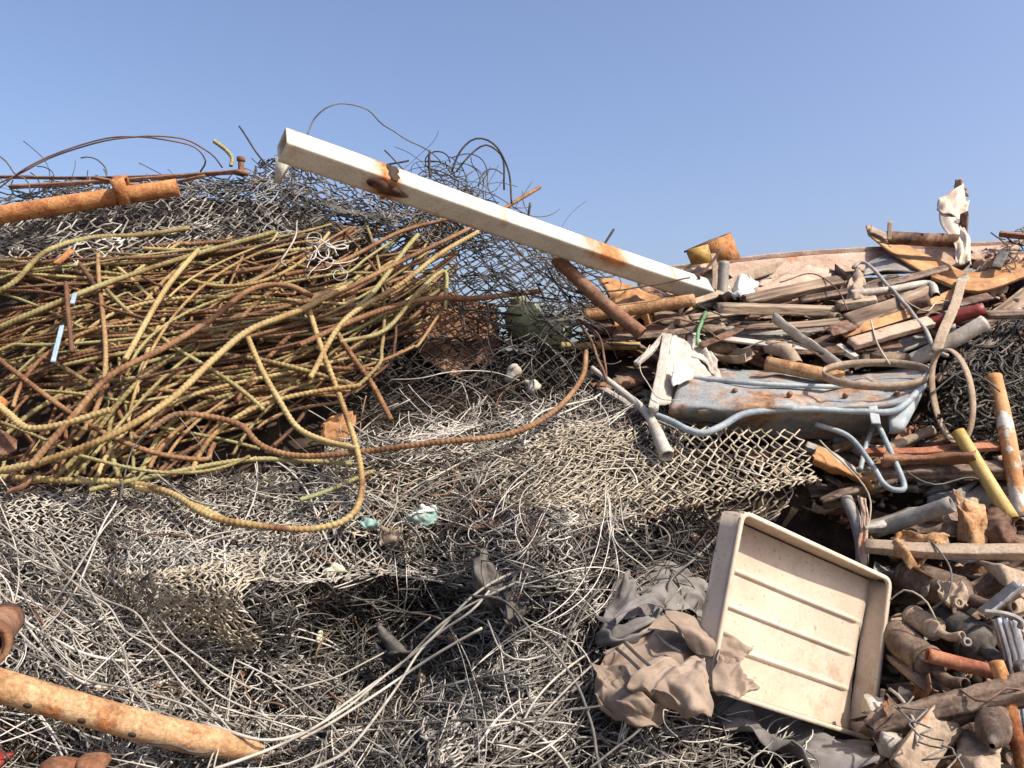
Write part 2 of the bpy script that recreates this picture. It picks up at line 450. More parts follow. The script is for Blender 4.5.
RUSTC = [(0.25, (0.06, 0.026, 0.014)), (0.45, (0.19, 0.08, 0.038)), (0.6, (0.30, 0.14, 0.068)), (0.75, (0.40, 0.24, 0.12))]
RUSTB = [(0.3, (0.2, 0.075, 0.03)), (0.5, (0.5, 0.2, 0.06)), (0.7, (0.62, 0.33, 0.13))]
MT = dict(
 rust=mat('rust', RUSTC, 9, 0.85, bump=0.6, grain=.45, dust=.35),
 orange=mat('orange_rust', [(0.25, (0.20, 0.075, 0.03)), (0.42, (0.40, 0.16, 0.055)), (0.58, (0.52, 0.25, 0.09)), (0.75, (0.56, 0.34, 0.17))], 16, 0.88, bump=0.8, grain=.5,
            layer=([(0.4, (0.16, 0.055, 0.025)), (0.6, (0.3, 0.1, 0.035))], 7, 0.54, 0.66)),
 tanrust=mat('dusty_rust', [(0.27, (0.22, 0.10, 0.042)), (0.45, (0.40, 0.225, 0.105)), (0.6, (0.50, 0.315, 0.16)), (0.75, (0.55, 0.40, 0.235))], 15, 0.9, bump=0.7, grain=.5,
            layer=([(0.4, (0.3, 0.11, 0.04)), (0.6, (0.5, 0.22, 0.08))], 16, 0.55, 0.66)),
 pinkrust=mat('pale_flaking_rust', [(0.27, (0.3, 0.175, 0.115)), (0.45, (0.47, 0.325, 0.235)), (0.7, (0.57, 0.44, 0.335))], 7, 0.9, bump=0.5, grain=.35,
            layer=([(0.4, (0.3, 0.12, 0.05)), (0.6, (0.5, 0.24, 0.1))], 9, 0.56, 0.68)),
 redrust=mat('red_brown_rust', [(0.27, (0.14, 0.045, 0.025)), (0.45, (0.30, 0.10, 0.05)), (0.6, (0.40, 0.17, 0.085)), (0.75, (0.46, 0.27, 0.15))], 12, .85, bump=.5, grain=.4),
 darkrust=mat('dark_rust', [(0.3, (0.03, 0.015, 0.01)), (0.5, (0.09, 0.038, 0.02)), (0.72, (0.2, 0.085, 0.04))], 10, 0.8, bump=0.5, dust=0.35),
 rebar_olive=mat('rebar_olive', [(0.28, (0.09, 0.045, 0.019)), (0.43, (0.22, 0.16, 0.06)), (0.58, (0.34, 0.29, 0.12)), (0.75, (0.26, 0.265, 0.125))], 5, 0.75, bump=0.4, tone=0.35, grain=.45),
 rebar_tan=mat('rebar_tan', [(0.28, (0.14, 0.06, 0.023)), (0.43, (0.33, 0.21, 0.08)), (0.6, (0.44, 0.335, 0.145)), (0.8, (0.33, 0.275, 0.13))], 5, 0.75, bump=0.4, tone=0.35, grain=.45),
 rebar_rust=mat('rebar_rust', [(0.25, (0.08, 0.035, 0.017)), (0.45, (0.21, 0.10, 0.045)), (0.62, (0.32, 0.185, 0.085)), (0.8, (0.36, 0.27, 0.13))], 7, 0.8, bump=0.4, tone=0.35, grain=.45),
 rebar_dark=mat('rebar_dark', [(0.25, (0.035, 0.018, 0.012)), (0.5, (0.13, 0.06, 0.03)), (0.75, (0.27, 0.17, 0.07))], 6, 0.75, bump=0.4, tone=0.35),
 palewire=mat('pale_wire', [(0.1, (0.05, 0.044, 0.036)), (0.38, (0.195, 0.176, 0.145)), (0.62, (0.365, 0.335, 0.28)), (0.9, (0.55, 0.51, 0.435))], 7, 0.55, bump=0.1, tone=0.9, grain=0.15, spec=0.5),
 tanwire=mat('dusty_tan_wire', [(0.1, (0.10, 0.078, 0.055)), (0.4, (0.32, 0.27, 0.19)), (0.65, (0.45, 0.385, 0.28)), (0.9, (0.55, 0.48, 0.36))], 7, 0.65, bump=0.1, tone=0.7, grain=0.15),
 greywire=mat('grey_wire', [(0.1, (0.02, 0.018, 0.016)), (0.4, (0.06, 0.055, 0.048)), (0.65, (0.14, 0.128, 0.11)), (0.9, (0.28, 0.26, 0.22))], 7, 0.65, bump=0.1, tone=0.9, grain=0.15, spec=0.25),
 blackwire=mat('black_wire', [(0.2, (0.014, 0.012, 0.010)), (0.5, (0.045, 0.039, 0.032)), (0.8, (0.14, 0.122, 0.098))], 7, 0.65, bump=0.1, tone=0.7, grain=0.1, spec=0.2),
 brownwire=mat('brown_wire', [(0.2, (0.03, 0.018, 0.012)), (0.5, (0.12, 0.06, 0.035)), (0.8, (0.26, 0.15, 0.09))], 7, 0.6, bump=0.1, tone=0.7),
 whitepaint=mat('chalky_white_paint', [(0.3, (0.47, 0.43, 0.345)), (0.5, (0.56, 0.52, 0.43)), (0.7, (0.60, 0.565, 0.48))], 7, 0.65, bump=0.15, rust=True, spots=.35),
 whiteplastic=mat('grubby_white_plastic', [(0.27, (0.27, 0.22, 0.165)), (0.45, (0.43, 0.385, 0.32)), (0.7, (0.56, 0.52, 0.45))], 11, 0.7, bump=0.3, dust=0.5, grain=.35),
 cream=mat('cream_plastic', [(0.3, (0.47, 0.375, 0.275)), (0.5, (0.545, 0.445, 0.335)), (0.7, (0.60, 0.50, 0.385))], 4, 0.6, bump=0.12, grain=0.12,
            layer=([(0.4, (0.33, 0.235, 0.15)), (0.6, (0.43, 0.32, 0.215))], 9, 0.56, 0.74), dust=.3, spots=.6),
 bluepaint=mat('faded_blue_paint', [(0.3, (0.17, 0.195, 0.20)), (0.5, (0.29, 0.32, 0.325)), (0.7, (0.44, 0.465, 0.46))], 6, 0.6, bump=0.3,
            layer=([(0.4, (0.14, 0.06, 0.03)), (0.6, (0.36, 0.19, 0.085))], 6, 0.46, 0.6), dust=0.5, grain=.4),
 bluerail=mat('chipped_blue_paint', [(0.3, (0.17, 0.21, 0.23)), (0.5, (0.27, 0.325, 0.345)), (0.7, (0.4, 0.43, 0.43))], 10, 0.6, bump=0.3, dust=0.3),
 red=mat('red_paint', [(0.3, (0.12, 0.016, 0.013)), (0.5, (0.21, 0.026, 0.02)), (0.7, (0.27, 0.055, 0.036))], 7, 0.55, bump=0.2,
            layer=([(0.4, (0.2, 0.07, 0.03)), (0.6, (0.42, 0.25, 0.15))], 9, 0.58, 0.7)),
 yellow=mat('yellow_paint', [(0.3, (0.36, 0.19, 0.04)), (0.5, (0.46, 0.27, 0.055)), (0.7, (0.52, 0.34, 0.10))], 7, 0.55, bump=0.2,
            layer=([(0.4, (0.2, 0.08, 0.03)), (0.6, (0.42, 0.2, 0.07))], 9, 0.46, 0.56)),
 yellowpipe=mat('dull_yellow_paint', [(0.27, (0.3, 0.18, 0.05)), (0.45, (0.46, 0.31, 0.085)), (0.7, (0.55, 0.41, 0.17))], 7, 0.6, bump=0.25,
            layer=([(0.4, (0.2, 0.1, 0.04)), (0.6, (0.42, 0.26, 0.1))], 20, 0.6, 0.7)),
 wood=mat('weathered_wood', [(0.27, (0.09, 0.055, 0.035)), (0.45, (0.22, 0.15, 0.10)), (0.7, (0.38, 0.28, 0.19))], 22, 0.9, bump=0.8, tone=0.5, dust=0.3, grain=.5, streak=True),
 palewood=mat('pale_dusty_wood', [(0.27, (0.22, 0.15, 0.10)), (0.45, (0.36, 0.265, 0.18)), (0.7, (0.48, 0.38, 0.27))], 24, 0.9, bump=0.8, dust=0.4, grain=.5, tone=.4, streak=True,
            layer=([(0.4, (0.24, 0.12, 0.07)), (0.6, (0.4, 0.22, 0.12))], 8, 0.58, 0.7)),
 tan=mat('tan_dusty_metal', [(0.27, (0.2, 0.135, 0.085)), (0.45, (0.34, 0.255, 0.175)), (0.7, (0.48, 0.38, 0.275))], 9, 0.85, bump=0.4, grain=.4,
            layer=([(0.4, (0.2, 0.09, 0.045)), (0.6, (0.4, 0.22, 0.1))], 9, 0.57, 0.68)),
 brownsteel=mat('brown_scaled_steel', [(0.28, (0.045, 0.028, 0.02)), (0.48, (0.12, 0.075, 0.05)), (0.72, (0.26, 0.175, 0.12))], 11, 0.8, bump=0.5, tone=0.5, dust=0.5, grain=.45),
 greysteel=mat('grey_dusty_steel', [(0.3, (0.13, 0.12, 0.11)), (0.5, (0.24, 0.225, 0.2)), (0.7, (0.38, 0.355, 0.31))], 8, 0.6, bump=0.25, tone=0.4, dust=0.5),
 ochre=mat('ochre_brown_plate', [(0.3, (0.2, 0.085, 0.03)), (0.5, (0.4, 0.2, 0.075)), (0.7, (0.56, 0.33, 0.14))], 6, 0.75, bump=0.3),
 alu=mat('bright_aluminium', [(0.3, (0.55, 0.55, 0.55)), (0.7, (0.75, 0.75, 0.75))], 8, 0.35, metal=0.9, bump=0.1, dust=0.3),
 sackline=mat('dark_webbing', [(0.3, (0.02, 0.018, 0.018)), (0.7, (0.05, 0.045, 0.042))], 9, .8),
 bag=mat('brown_sacking', [(0.3, (0.165, 0.12, 0.086)), (0.5, (0.24, 0.18, 0.132)), (0.7, (0.33, 0.255, 0.19))], 5, 0.9, bump=0.3, bscale=260, grain=0.15),
 canvas=mat('grey_canvas', [(0.3, (0.10, 0.09, 0.082)), (0.5, (0.165, 0.15, 0.136)), (0.7, (0.25, 0.228, 0.205))], 5, 0.9, bump=0.3, bscale=260, grain=0.15),
 blackplastic=mat('dull_black_plastic', [(0.3, (0.022, 0.021, 0.02)), (0.7, (0.065, 0.06, 0.056))], 9, 0.7, bump=0.3, dust=.35),
 olive=mat('olive_paint', [(0.3, (0.13, 0.15, 0.08)), (0.5, (0.21, 0.24, 0.13)), (0.7, (0.3, 0.31, 0.19))], 8, 0.6, bump=0.2, dust=0.5),
 foam=mat('yellowed_foam', [(0.3, (0.62, 0.55, 0.33)), (0.7, (0.7, 0.66, 0.46))], 20, 0.9, bump=0.5, bscale=150),
 teal=mat('teal_plastic', [(0.3, (0.10, 0.27, 0.23)), (0.7, (0.26, 0.42, 0.37))], 14, 0.6, bump=0.3, dust=0.8, grain=.4),
 whitefilm=mat('white_film', [(0.3, (0.48, 0.46, 0.42)), (0.7, (0.66, 0.65, 0.61))], 9, 0.5, bump=0.2),
 blue=mat('pale_blue_plastic', [(0.3, (0.22, 0.33, 0.42)), (0.7, (0.42, 0.5, 0.55))], 9, 0.5),
 green=mat('green_hose', [(0.3, (0.08, 0.2, 0.08)), (0.7, (0.16, 0.3, 0.14))], 9, 0.5),
 shade_dark=mat('shade_dark_earth', [(0.3, (0.018, 0.013, 0.01)), (0.5, (0.045, 0.03, 0.02)), (0.7, (0.1, 0.065, 0.04))], 14, 0.9, bump=0.8, bscale=40),  # dark colour stands for shade deep in the heap and inside holes
 sand=mat('sandy_ground', [(0.3, (0.13, 0.10, 0.072)), (0.5, (0.18, 0.145, 0.105)), (0.7, (0.24, 0.195, 0.145))], 0.8, 0.95, bump=0.4, bscale=12),
 grit=mat('rusty_grit', [(0.2, (0.04, 0.022, 0.014)), (0.4, (0.18, 0.09, 0.045)), (0.6, (0.34, 0.22, 0.13)), (0.85, (0.5, 0.4, 0.3))], 9, 0.85, bump=0.4, tone=0.9),
)

# ------------------------------------------------------------------ camera, light, sky
cd = bpy.data.cameras.new('camera'); cam = bpy.data.objects.new('camera', cd); COL.objects.link(cam)
cam.location = Vector(CAM); cam.rotation_euler = (math.pi / 2, 0, 0)
cd.sensor_width = 36; cd.lens = F / 1024 * 36; cd.clip_end = 2000; cd.clip_start = 0.02
SC.camera = cam
SUN = nrm(np.array([0.56, -0.34, 0.755]))
elev = math.asin(SUN[2]); azim = math.atan2(SUN[0], SUN[1])
sl = bpy.data.lights.new('sun', 'SUN'); sl.energy = 4.8; sl.angle = math.radians(0.5); sl.color = (1.0, 0.93, 0.82)
so = bpy.data.objects.new('sun', sl); COL.objects.link(so); so.location = (3, -3, 8)
so.rotation_euler = Vector(SUN).to_track_quat('Z', 'Y').to_euler()
w = bpy.data.worlds.new('World'); SC.world = w; w.use_nodes = True
nt = w.node_tree; bg = nt.nodes['Background']
sky = nt.nodes.new('ShaderNodeTexSky'); sky.sky_type = 'NISHITA'; sky.sun_disc = False
sky.sun_elevation = elev; sky.sun_rotation = azim
sky.air_density = 1.0; sky.dust_density = 3.8; sky.ozone_density = 4.0; sky.altitude = 0
tint = nt.nodes.new('ShaderNodeMix'); tint.data_type = 'RGBA'; tint.blend_type = 'MULTIPLY'; tint.inputs[0].default_value = 1
tint.inputs[7].default_value = (1.06, 0.97, 0.995, 1)
nt.links.new(sky.outputs[0], tint.inputs[6]); nt.links.new(tint.outputs[2], bg.inputs['Color']); bg.inputs['Strength'].default_value = 0.148
SC.view_settings.view_transform = 'Standard'; SC.view_settings.look = 'None'; SC.view_settings.exposure = 0.55; SC.view_settings.gamma = 1
SC.cycles.max_bounces = 5; SC.cycles.diffuse_bounces = 3; SC.cycles.glossy_bounces = 2

# ------------------------------------------------------------------ setting
m = M(); g = np.linspace(-1, 1, 61)
gx, gy = np.meshgrid(np.sign(g) * np.abs(g) ** 3 * 400, np.sign(g) * np.abs(g) ** 3 * 400)
gz = Noise(2, 12, 3, 0.05, 1.2)(np.stack([gx, gy], -1)) * 0.03
i = np.arange(61 * 61).reshape(61, 61)
m.add(np.stack([gx, gy, gz], -1), [np.stack([i[:-1, :-1], i[:-1, 1:], i[1:, 1:], i[1:, :-1]], -1).reshape(-1, 4)])
tag(mk('ground', m, MT['sand'], smooth=True), 'sandy dusty ground beneath the scrap heap', 'ground', kind='structure')

skyx = [-900, -200, 0, 200, 290, 360, 420, 470, 560, 620, 680, 760, 900, 1024, 1300, 1900]
skyy = [300, 240, 212, 192, 205, 235, 285, 345, 350, 318, 300, 296, 285, 275, 280, 330]
nu, nv = 220, 130
PX = np.linspace(-650, 1674, nu)
top = np.interp(PX, skyx, skyy)
rows = []
n3 = Noise(3, 30, 5, 3, 22)
for k in range(nv):
    t = k / (nv - 1); py = top + (1480 - top) * t
    d = D(PX, py) + 0.22 + np.clip((np.abs(PX - 512) - 600) / 900, 0, 1) * 1.0
    rows.append(P(PX, py, d))
G = np.array(rows)
G = G + (np.array([0.2, 0.8, 0.5]) * n3(G)[..., None]) * 0.05
back = []
for k in range(1, 26):
    q = G[0].copy(); t = k / 25
    q[:, 1] += t * 3.2; q[:, 2] = G[0][:, 2] * (1 - t ** 2.2) - 0.15 * t + 0.05 * n3(q) * (1 - t) - 0.06 * (1 - t)
    back.append(q)
G = np.vstack([np.array(back[::-1]), G]); nv = len(G)
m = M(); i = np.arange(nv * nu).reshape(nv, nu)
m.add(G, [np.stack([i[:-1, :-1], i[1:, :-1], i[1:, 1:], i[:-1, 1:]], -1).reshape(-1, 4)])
tag(mk('terrain', m, MT['shade_dark']), 'compacted scrap and earth mound inside the heap, coloured dark for inner shade', 'mound', kind='structure')

# ------------------------------------------------------------------ wire mesh and wire makers
def chain_mesh(name, label, quad, nx, ny, lift, r, mt, amp=0.03, fr=0.02, jit=1.2, seed=0, group=None, wave=6.0, tone=(0.2, 0.8), absd=None, tear=0.0, pinch=0.0):
    """crumpled chain link: quad is TL,TR,BR,BL in columns and rows; every zigzag wire hooks the next"""
    g = np.random.default_rng(seed)
    q = np.array(quad, float)
    I = np.arange(nx)[:, None]; J = np.arange(2 * ny + 1)[None]
    par = (J + I) % 2
    over = 0.06
    s = (I + np.where(par == 0, -over, 1 + over)) / nx
    t = J / (2 * ny) + 0 * I
    s = s + (0 * t)
    nz1 = Noise(2, 12, seed + 1, 2, 9); nz2 = Noise(2, 12, seed + 2, 2, 9)
    st = np.stack([s, t], -1)
    s2 = s + pinch * nz1(st) * 0.5; t2 = t + pinch * nz2(st) * 0.5
    a = q[0] * (1 - s2)[..., None] + q[1] * s2[..., None]; b = q[3] * (1 - s2)[..., None] + q[2] * s2[..., None]
    p = a * (1 - t2)[..., None] + b * t2[..., None]
    p = p + wave * np.stack([nz1(st * 1.7), nz2(st * 1.7)], -1) + g.normal(0, jit, p.shape)
    # three points a link so that each bend is rounded and the wire steps over its neighbour
    mid = (p[:, :-1] + p[:, 1:]) / 2 + g.normal(0, jit * 0.5, p[:, 1:].shape)
    n = p.shape[1]
    out = np.empty((nx, 2 * n - 1, 2)); out[:, ::2] = p; out[:, 1::2] = mid
    nz3 = Noise(2, 16, seed + 3, 0.5, 3.0)
    hop = np.zeros((nx, 2 * n - 1)); hop[:, ::4] = r * 1.3; hop[:, 2::4] = -r * 1.3
    base = D(out[..., 0], out[..., 1]) if absd is None else absd(out[..., 0], out[..., 1])
    dd = base - lift - bump(out[..., 0], out[..., 1]) - amp * nz3(out * fr) + hop + g.normal(0, r * 0.5, hop.shape)
    W3 = P(out[..., 0], out[..., 1], dd)
    m = M()
    tn = np.clip(g.uniform(tone[0], tone[1], nx), 0, 1)
    if tear:
        L_ = W3.shape[1]
        for w_ in range(nx):
            c0 = int(L_ * max(0, g.normal(0, tear))); c1 = L_ - int(L_ * abs(g.normal(0, tear)))
            if c1 - c0 > 4: add_tubes(m, W3[w_:w_ + 1, c0:c1], r, 4, tn[w_:w_ + 1])
    else:
        add_tubes(m, W3, r, 4, tn)
    return tag(mk(name, m, mt), label, 'wire mesh', group)

def curls(poly, n, npts, step, r, lift=(0, 0.12), curl=0.12, heading=None, hs=3.0, seed=0, kink=0.0, vary=1.0, tone=(0.1, 0.9)):
    """loose wires wandering over the heap; returns points[W,N,3], radii, tones"""
    g = np.random.default_rng(seed)
    c = rand_in(poly, n, g)
    h = g.uniform(0, 2 * math.pi, n) if heading is None else heading + g.normal(0, hs, n)
    k = g.normal(0, curl, n)
    pos = np.empty((n, npts, 2)); cur = c.copy()
    st = step * g.uniform(0.5, 1.5, n) * vary
    for j in range(npts):
        pos[:, j] = cur
        k = k * 0.92 + g.normal(0, curl * 0.4, n)
        h = h + k + (g.random(n) < kink) * g.normal(0, 1.2, n)
        cur = cur + st[:, None] * np.stack([np.cos(h), np.sin(h) * 0.75], -1)
    pos = pos - (pos.mean(1) - c)[:, None]
    l0 = g.uniform(lift[0], lift[1], n); am = g.uniform(0.0, 0.06, n); ph = g.uniform(0, 6.3, n); om = g.uniform(0.1, 0.5, n)
    j = np.arange(npts)
    l = l0[:, None] + am[:, None] * np.sin(ph[:, None] + om[:, None] * j)
    W3 = P(pos[..., 0], pos[..., 1], D(pos[..., 0], pos[..., 1]) - l - bump(pos[..., 0], pos[..., 1]))
    return W3, r * np.exp(g.normal(-.05, .28, n)), g.uniform(tone[0], tone[1], n)

def wire(name, label, seq, r, mt, cat='wire', group=None, n=None, absd=False, sides=6, tone=0.6):
    p = np.array([P(*q) for q in seq]) if absd else pts_of(seq)
    L_ = np.linalg.norm(np.diff(p, axis=0), axis=1).sum()
    p = spl(p, n or max(8, int(L_ / 0.025)))
    p = p + Noise(1, 8, len(name) + abs(int(seq[0][0])), 20, 60)(np.arange(len(p))[:, None] * 0.02)[:, None] * 0.0015
    m = M(); add_tubes(m, p, r, sides, [tone])
    return tag(mk(name, m, mt, smooth=True), label, cat, group)

# ------------------------------------------------------------------ chain link sheets
MESHG = None
chain_mesh('chain_link_mesh', 'dark chain link sheet draped along the ridge below the clamped rusty pipe', [(-60,215),(285,176),(300,240),(-60,290)], 40, 9, 0.06, 0.0038, MT['palewire'], 0.08, 0.025, 2.0, 21, wave=6, tone=(.1,.75))
chain_mesh('chain_link_mesh', 'grey chain link layer lapping down over the top bars of the rebar heap', [(-60,208),(300,180),(330,240),(-60,284)], 44, 10, 0.10, 0.0032, MT['greywire'], 0.06, 0.025, 1.6, 221, wave=6, tone=(.3,1))
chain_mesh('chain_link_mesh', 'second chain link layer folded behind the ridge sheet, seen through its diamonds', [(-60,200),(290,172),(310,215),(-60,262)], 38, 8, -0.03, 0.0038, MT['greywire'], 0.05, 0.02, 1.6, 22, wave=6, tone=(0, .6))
chain_mesh('chain_link_mesh', 'top chain link edge bunched on the skyline behind the clamped pipe', [(60,176),(300,168),(320,200),(40,206)], 34, 5, 0.05, 0.0034, MT['greywire'], 0.06, 0.03, 2, 23, wave=6)
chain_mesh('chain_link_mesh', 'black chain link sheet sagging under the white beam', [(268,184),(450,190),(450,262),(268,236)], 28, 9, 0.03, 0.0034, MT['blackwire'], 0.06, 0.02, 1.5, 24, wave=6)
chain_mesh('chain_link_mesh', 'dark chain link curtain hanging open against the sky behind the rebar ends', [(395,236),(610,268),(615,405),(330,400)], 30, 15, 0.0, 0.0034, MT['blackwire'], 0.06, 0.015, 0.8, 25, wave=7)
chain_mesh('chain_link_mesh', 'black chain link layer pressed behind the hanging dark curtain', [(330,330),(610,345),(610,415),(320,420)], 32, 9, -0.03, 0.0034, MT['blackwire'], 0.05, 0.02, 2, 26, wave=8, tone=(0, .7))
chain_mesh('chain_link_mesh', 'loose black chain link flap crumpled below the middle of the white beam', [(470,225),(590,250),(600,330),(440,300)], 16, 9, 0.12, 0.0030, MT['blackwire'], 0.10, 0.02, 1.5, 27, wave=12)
chain_mesh('chain_link_mesh', 'tan dusty chain link sheet lying flat with its frayed end beside the wheelbarrow', [(560,425),(800,434),(815,484),(575,535)], 40, 8, 0.06, 0.0036, MT['tanwire'], 0.03, 0.02, 1.0, 28, wave=4, tear=0.03)
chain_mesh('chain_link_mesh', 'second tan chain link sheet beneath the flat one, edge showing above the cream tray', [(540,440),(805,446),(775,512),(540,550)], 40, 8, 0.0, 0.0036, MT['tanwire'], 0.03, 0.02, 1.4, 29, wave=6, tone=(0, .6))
chain_mesh('chain_link_mesh', 'pale chain link sheet on the shelf under the S shaped rebar', [(330,452),(600,408),(650,490),(350,530)], 46, 14, 0.11, 0.0027, MT['tanwire'], 0.05, 0.02, 1.2, 30, wave=7)
chain_mesh('chain_link_mesh', 'long pale chain link sheet running across the shelf into the flat tan one', [(430,440),(690,420),(700,520),(440,535)], 46, 14, 0.085, 0.0028, MT['tanwire'], 0.05, 0.02, 1.2, 130, wave=8, tone=(.1,.9))
chain_mesh('chain_link_mesh', 'rucked grey chain link sheet along the back of the wire shelf', [(340,420),(600,392),(650,440),(350,480)], 46, 11, 0.09, 0.0026, MT['palewire'], 0.05, 0.025, 1.5, 131, wave=9)
chain_mesh('chain_link_mesh', 'pale chain link sheet crumpled in front of the shelf above the dark hollow', [(250,510),(560,500),(580,580),(260,570)], 56, 14, 0.08, 0.0025, MT['palewire'], 0.06, 0.02, 1.6, 132, wave=10)
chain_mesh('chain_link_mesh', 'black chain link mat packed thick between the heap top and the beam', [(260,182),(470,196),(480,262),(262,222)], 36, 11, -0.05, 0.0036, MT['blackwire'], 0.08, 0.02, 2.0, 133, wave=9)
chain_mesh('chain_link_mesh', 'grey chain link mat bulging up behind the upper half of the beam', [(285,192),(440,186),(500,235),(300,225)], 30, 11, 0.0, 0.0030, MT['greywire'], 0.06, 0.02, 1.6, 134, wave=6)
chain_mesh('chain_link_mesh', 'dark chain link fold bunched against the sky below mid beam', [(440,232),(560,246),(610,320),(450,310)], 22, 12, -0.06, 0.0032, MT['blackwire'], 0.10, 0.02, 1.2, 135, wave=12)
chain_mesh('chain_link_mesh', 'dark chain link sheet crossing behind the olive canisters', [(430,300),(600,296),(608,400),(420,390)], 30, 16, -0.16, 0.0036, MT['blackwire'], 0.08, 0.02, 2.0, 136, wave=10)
chain_mesh('chain_link_mesh', 'crushed pale chain link sheet low on the near slope beside the diagonal bundle', [(380,640),(600,560),(640,720),(420,770)], 40, 18, 0.06, 0.0023, MT['palewire'], 0.08, 0.02, 2.2, 137, wave=14, tone=(0,.7))
chain_mesh('chain_link_mesh', 'rolled pale chain link sheet in the middle of the near slope', [(60,560),(260,550),(250,660),(40,660)], 40, 16, 0.09, 0.0025, MT['tanwire'], 0.07, 0.025, 1.7, 138, wave=10, tone=(.1,.8))
chain_mesh('chain_link_mesh', 'crushed grey chain link layer sunk in the shelf of wire in the middle', [(380,420),(640,398),(650,470),(350,490)], 32, 9, 0.0, 0.0034, MT['greywire'], 0.06, 0.02, 3, 31, wave=10)
chain_mesh('chain_link_mesh', 'fine pale chain link sheet spread beneath the heap of rebar', [(-60,488),(335,470),(330,560),(-60,590)], 70, 16, 0.085, 0.0025, MT['palewire'], 0.04, 0.02, 1.3, 32, wave=5)
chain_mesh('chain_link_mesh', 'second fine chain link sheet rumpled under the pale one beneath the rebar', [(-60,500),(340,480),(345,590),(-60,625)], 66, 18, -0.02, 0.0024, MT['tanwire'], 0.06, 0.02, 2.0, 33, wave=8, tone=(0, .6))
chain_mesh('chain_link_mesh', 'crumpled pale chain link sheet above the long drilled rusty pipe', [(-60,585),(270,560),(330,700),(-60,690)], 52, 18, 0.06, 0.0024, MT['palewire'], 0.07, 0.02, 2.2, 34, wave=12)
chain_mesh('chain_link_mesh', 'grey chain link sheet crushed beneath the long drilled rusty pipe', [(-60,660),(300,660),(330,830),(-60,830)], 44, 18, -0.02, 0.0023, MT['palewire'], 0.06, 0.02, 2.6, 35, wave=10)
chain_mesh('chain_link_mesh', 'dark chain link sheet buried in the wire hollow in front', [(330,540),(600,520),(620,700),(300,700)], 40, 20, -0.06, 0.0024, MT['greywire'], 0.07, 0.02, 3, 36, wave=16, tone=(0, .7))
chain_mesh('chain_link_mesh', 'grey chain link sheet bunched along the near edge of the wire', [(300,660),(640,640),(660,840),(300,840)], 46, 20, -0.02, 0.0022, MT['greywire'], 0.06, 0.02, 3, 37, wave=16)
chain_mesh('chain_link_mesh', 'black chain link roll slumped beside the standing iron hoop', [(960,322),(1090,310),(1090,430),(940,430)], 20, 13, 0.03, 0.0040, MT['blackwire'], 0.09, 0.025, 3, 38, wave=8)
chain_mesh('chain_link_mesh', 'second black chain link fold behind the standing iron hoop', [(950,340),(1090,320),(1090,440),(930,450)], 18, 12, -0.06, 0.0040, MT['blackwire'], 0.09, 0.025, 3, 39, wave=10)
chain_mesh('chain_link_mesh', 'black chain link tuft on the skyline beside the bent ochre plate', [(998,236),(1090,210),(1090,262),(1000,262)], 14, 5, 0.0, 0.0036, MT['blackwire'], 0.1, 0.03, 3, 40, wave=8)
chain_mesh('chain_link_mesh', 'torn chain link strip dangling past the lower edge of the cream tray', [(890,690),(914,692),(968,772),(934,778)], 2, 5, 0.3, 0.0026, MT['palewire'], 0.05, 0.02, 2, 41, wave=6)
chain_mesh('chain_link_mesh', 'frayed grey chain link scraps trailing below the brown sacking', [(600,700),(780,720),(800,800),(590,800)], 18, 7, 0.04, 0.0026, MT['greywire'], 0.06, 0.02, 4, 42, wave=10)

# ------------------------------------------------------------------ loose wire: nobody could count it
def bundles(n, k, **kw):
    W3, r, t = curls(n=n, **kw)
    g = np.random.default_rng(kw['seed'] + 1)
    N_ = W3.shape[1]; out = []; s_ = np.linspace(0, 1, N_)[None, :, None]
    for j in range(k):
        o0, o1, o2 = (g.normal(0, .014, (n, 1, 3)) for _ in range(3))
        out.append(W3 + o0 * (1 - s_) + o1 * s_ + o2 * np.sin(s_ * math.pi) * 1.2)
    return np.vstack(out), np.tile(r, k), np.clip(np.tile(t, k) + g.normal(0, .15, n * k), 0, 1)

def stuff_wire(name, label, mt, sets):
    m = M()
    for s in sets:
        k_ = s.pop('strands', 0)
        W3, r, t = bundles(k=k_, **s) if k_ else curls(**s)
        add_tubes(m, W3, r, 4, t)
    return tag(mk(name, m, mt), label, 'wire', kind='stuff')

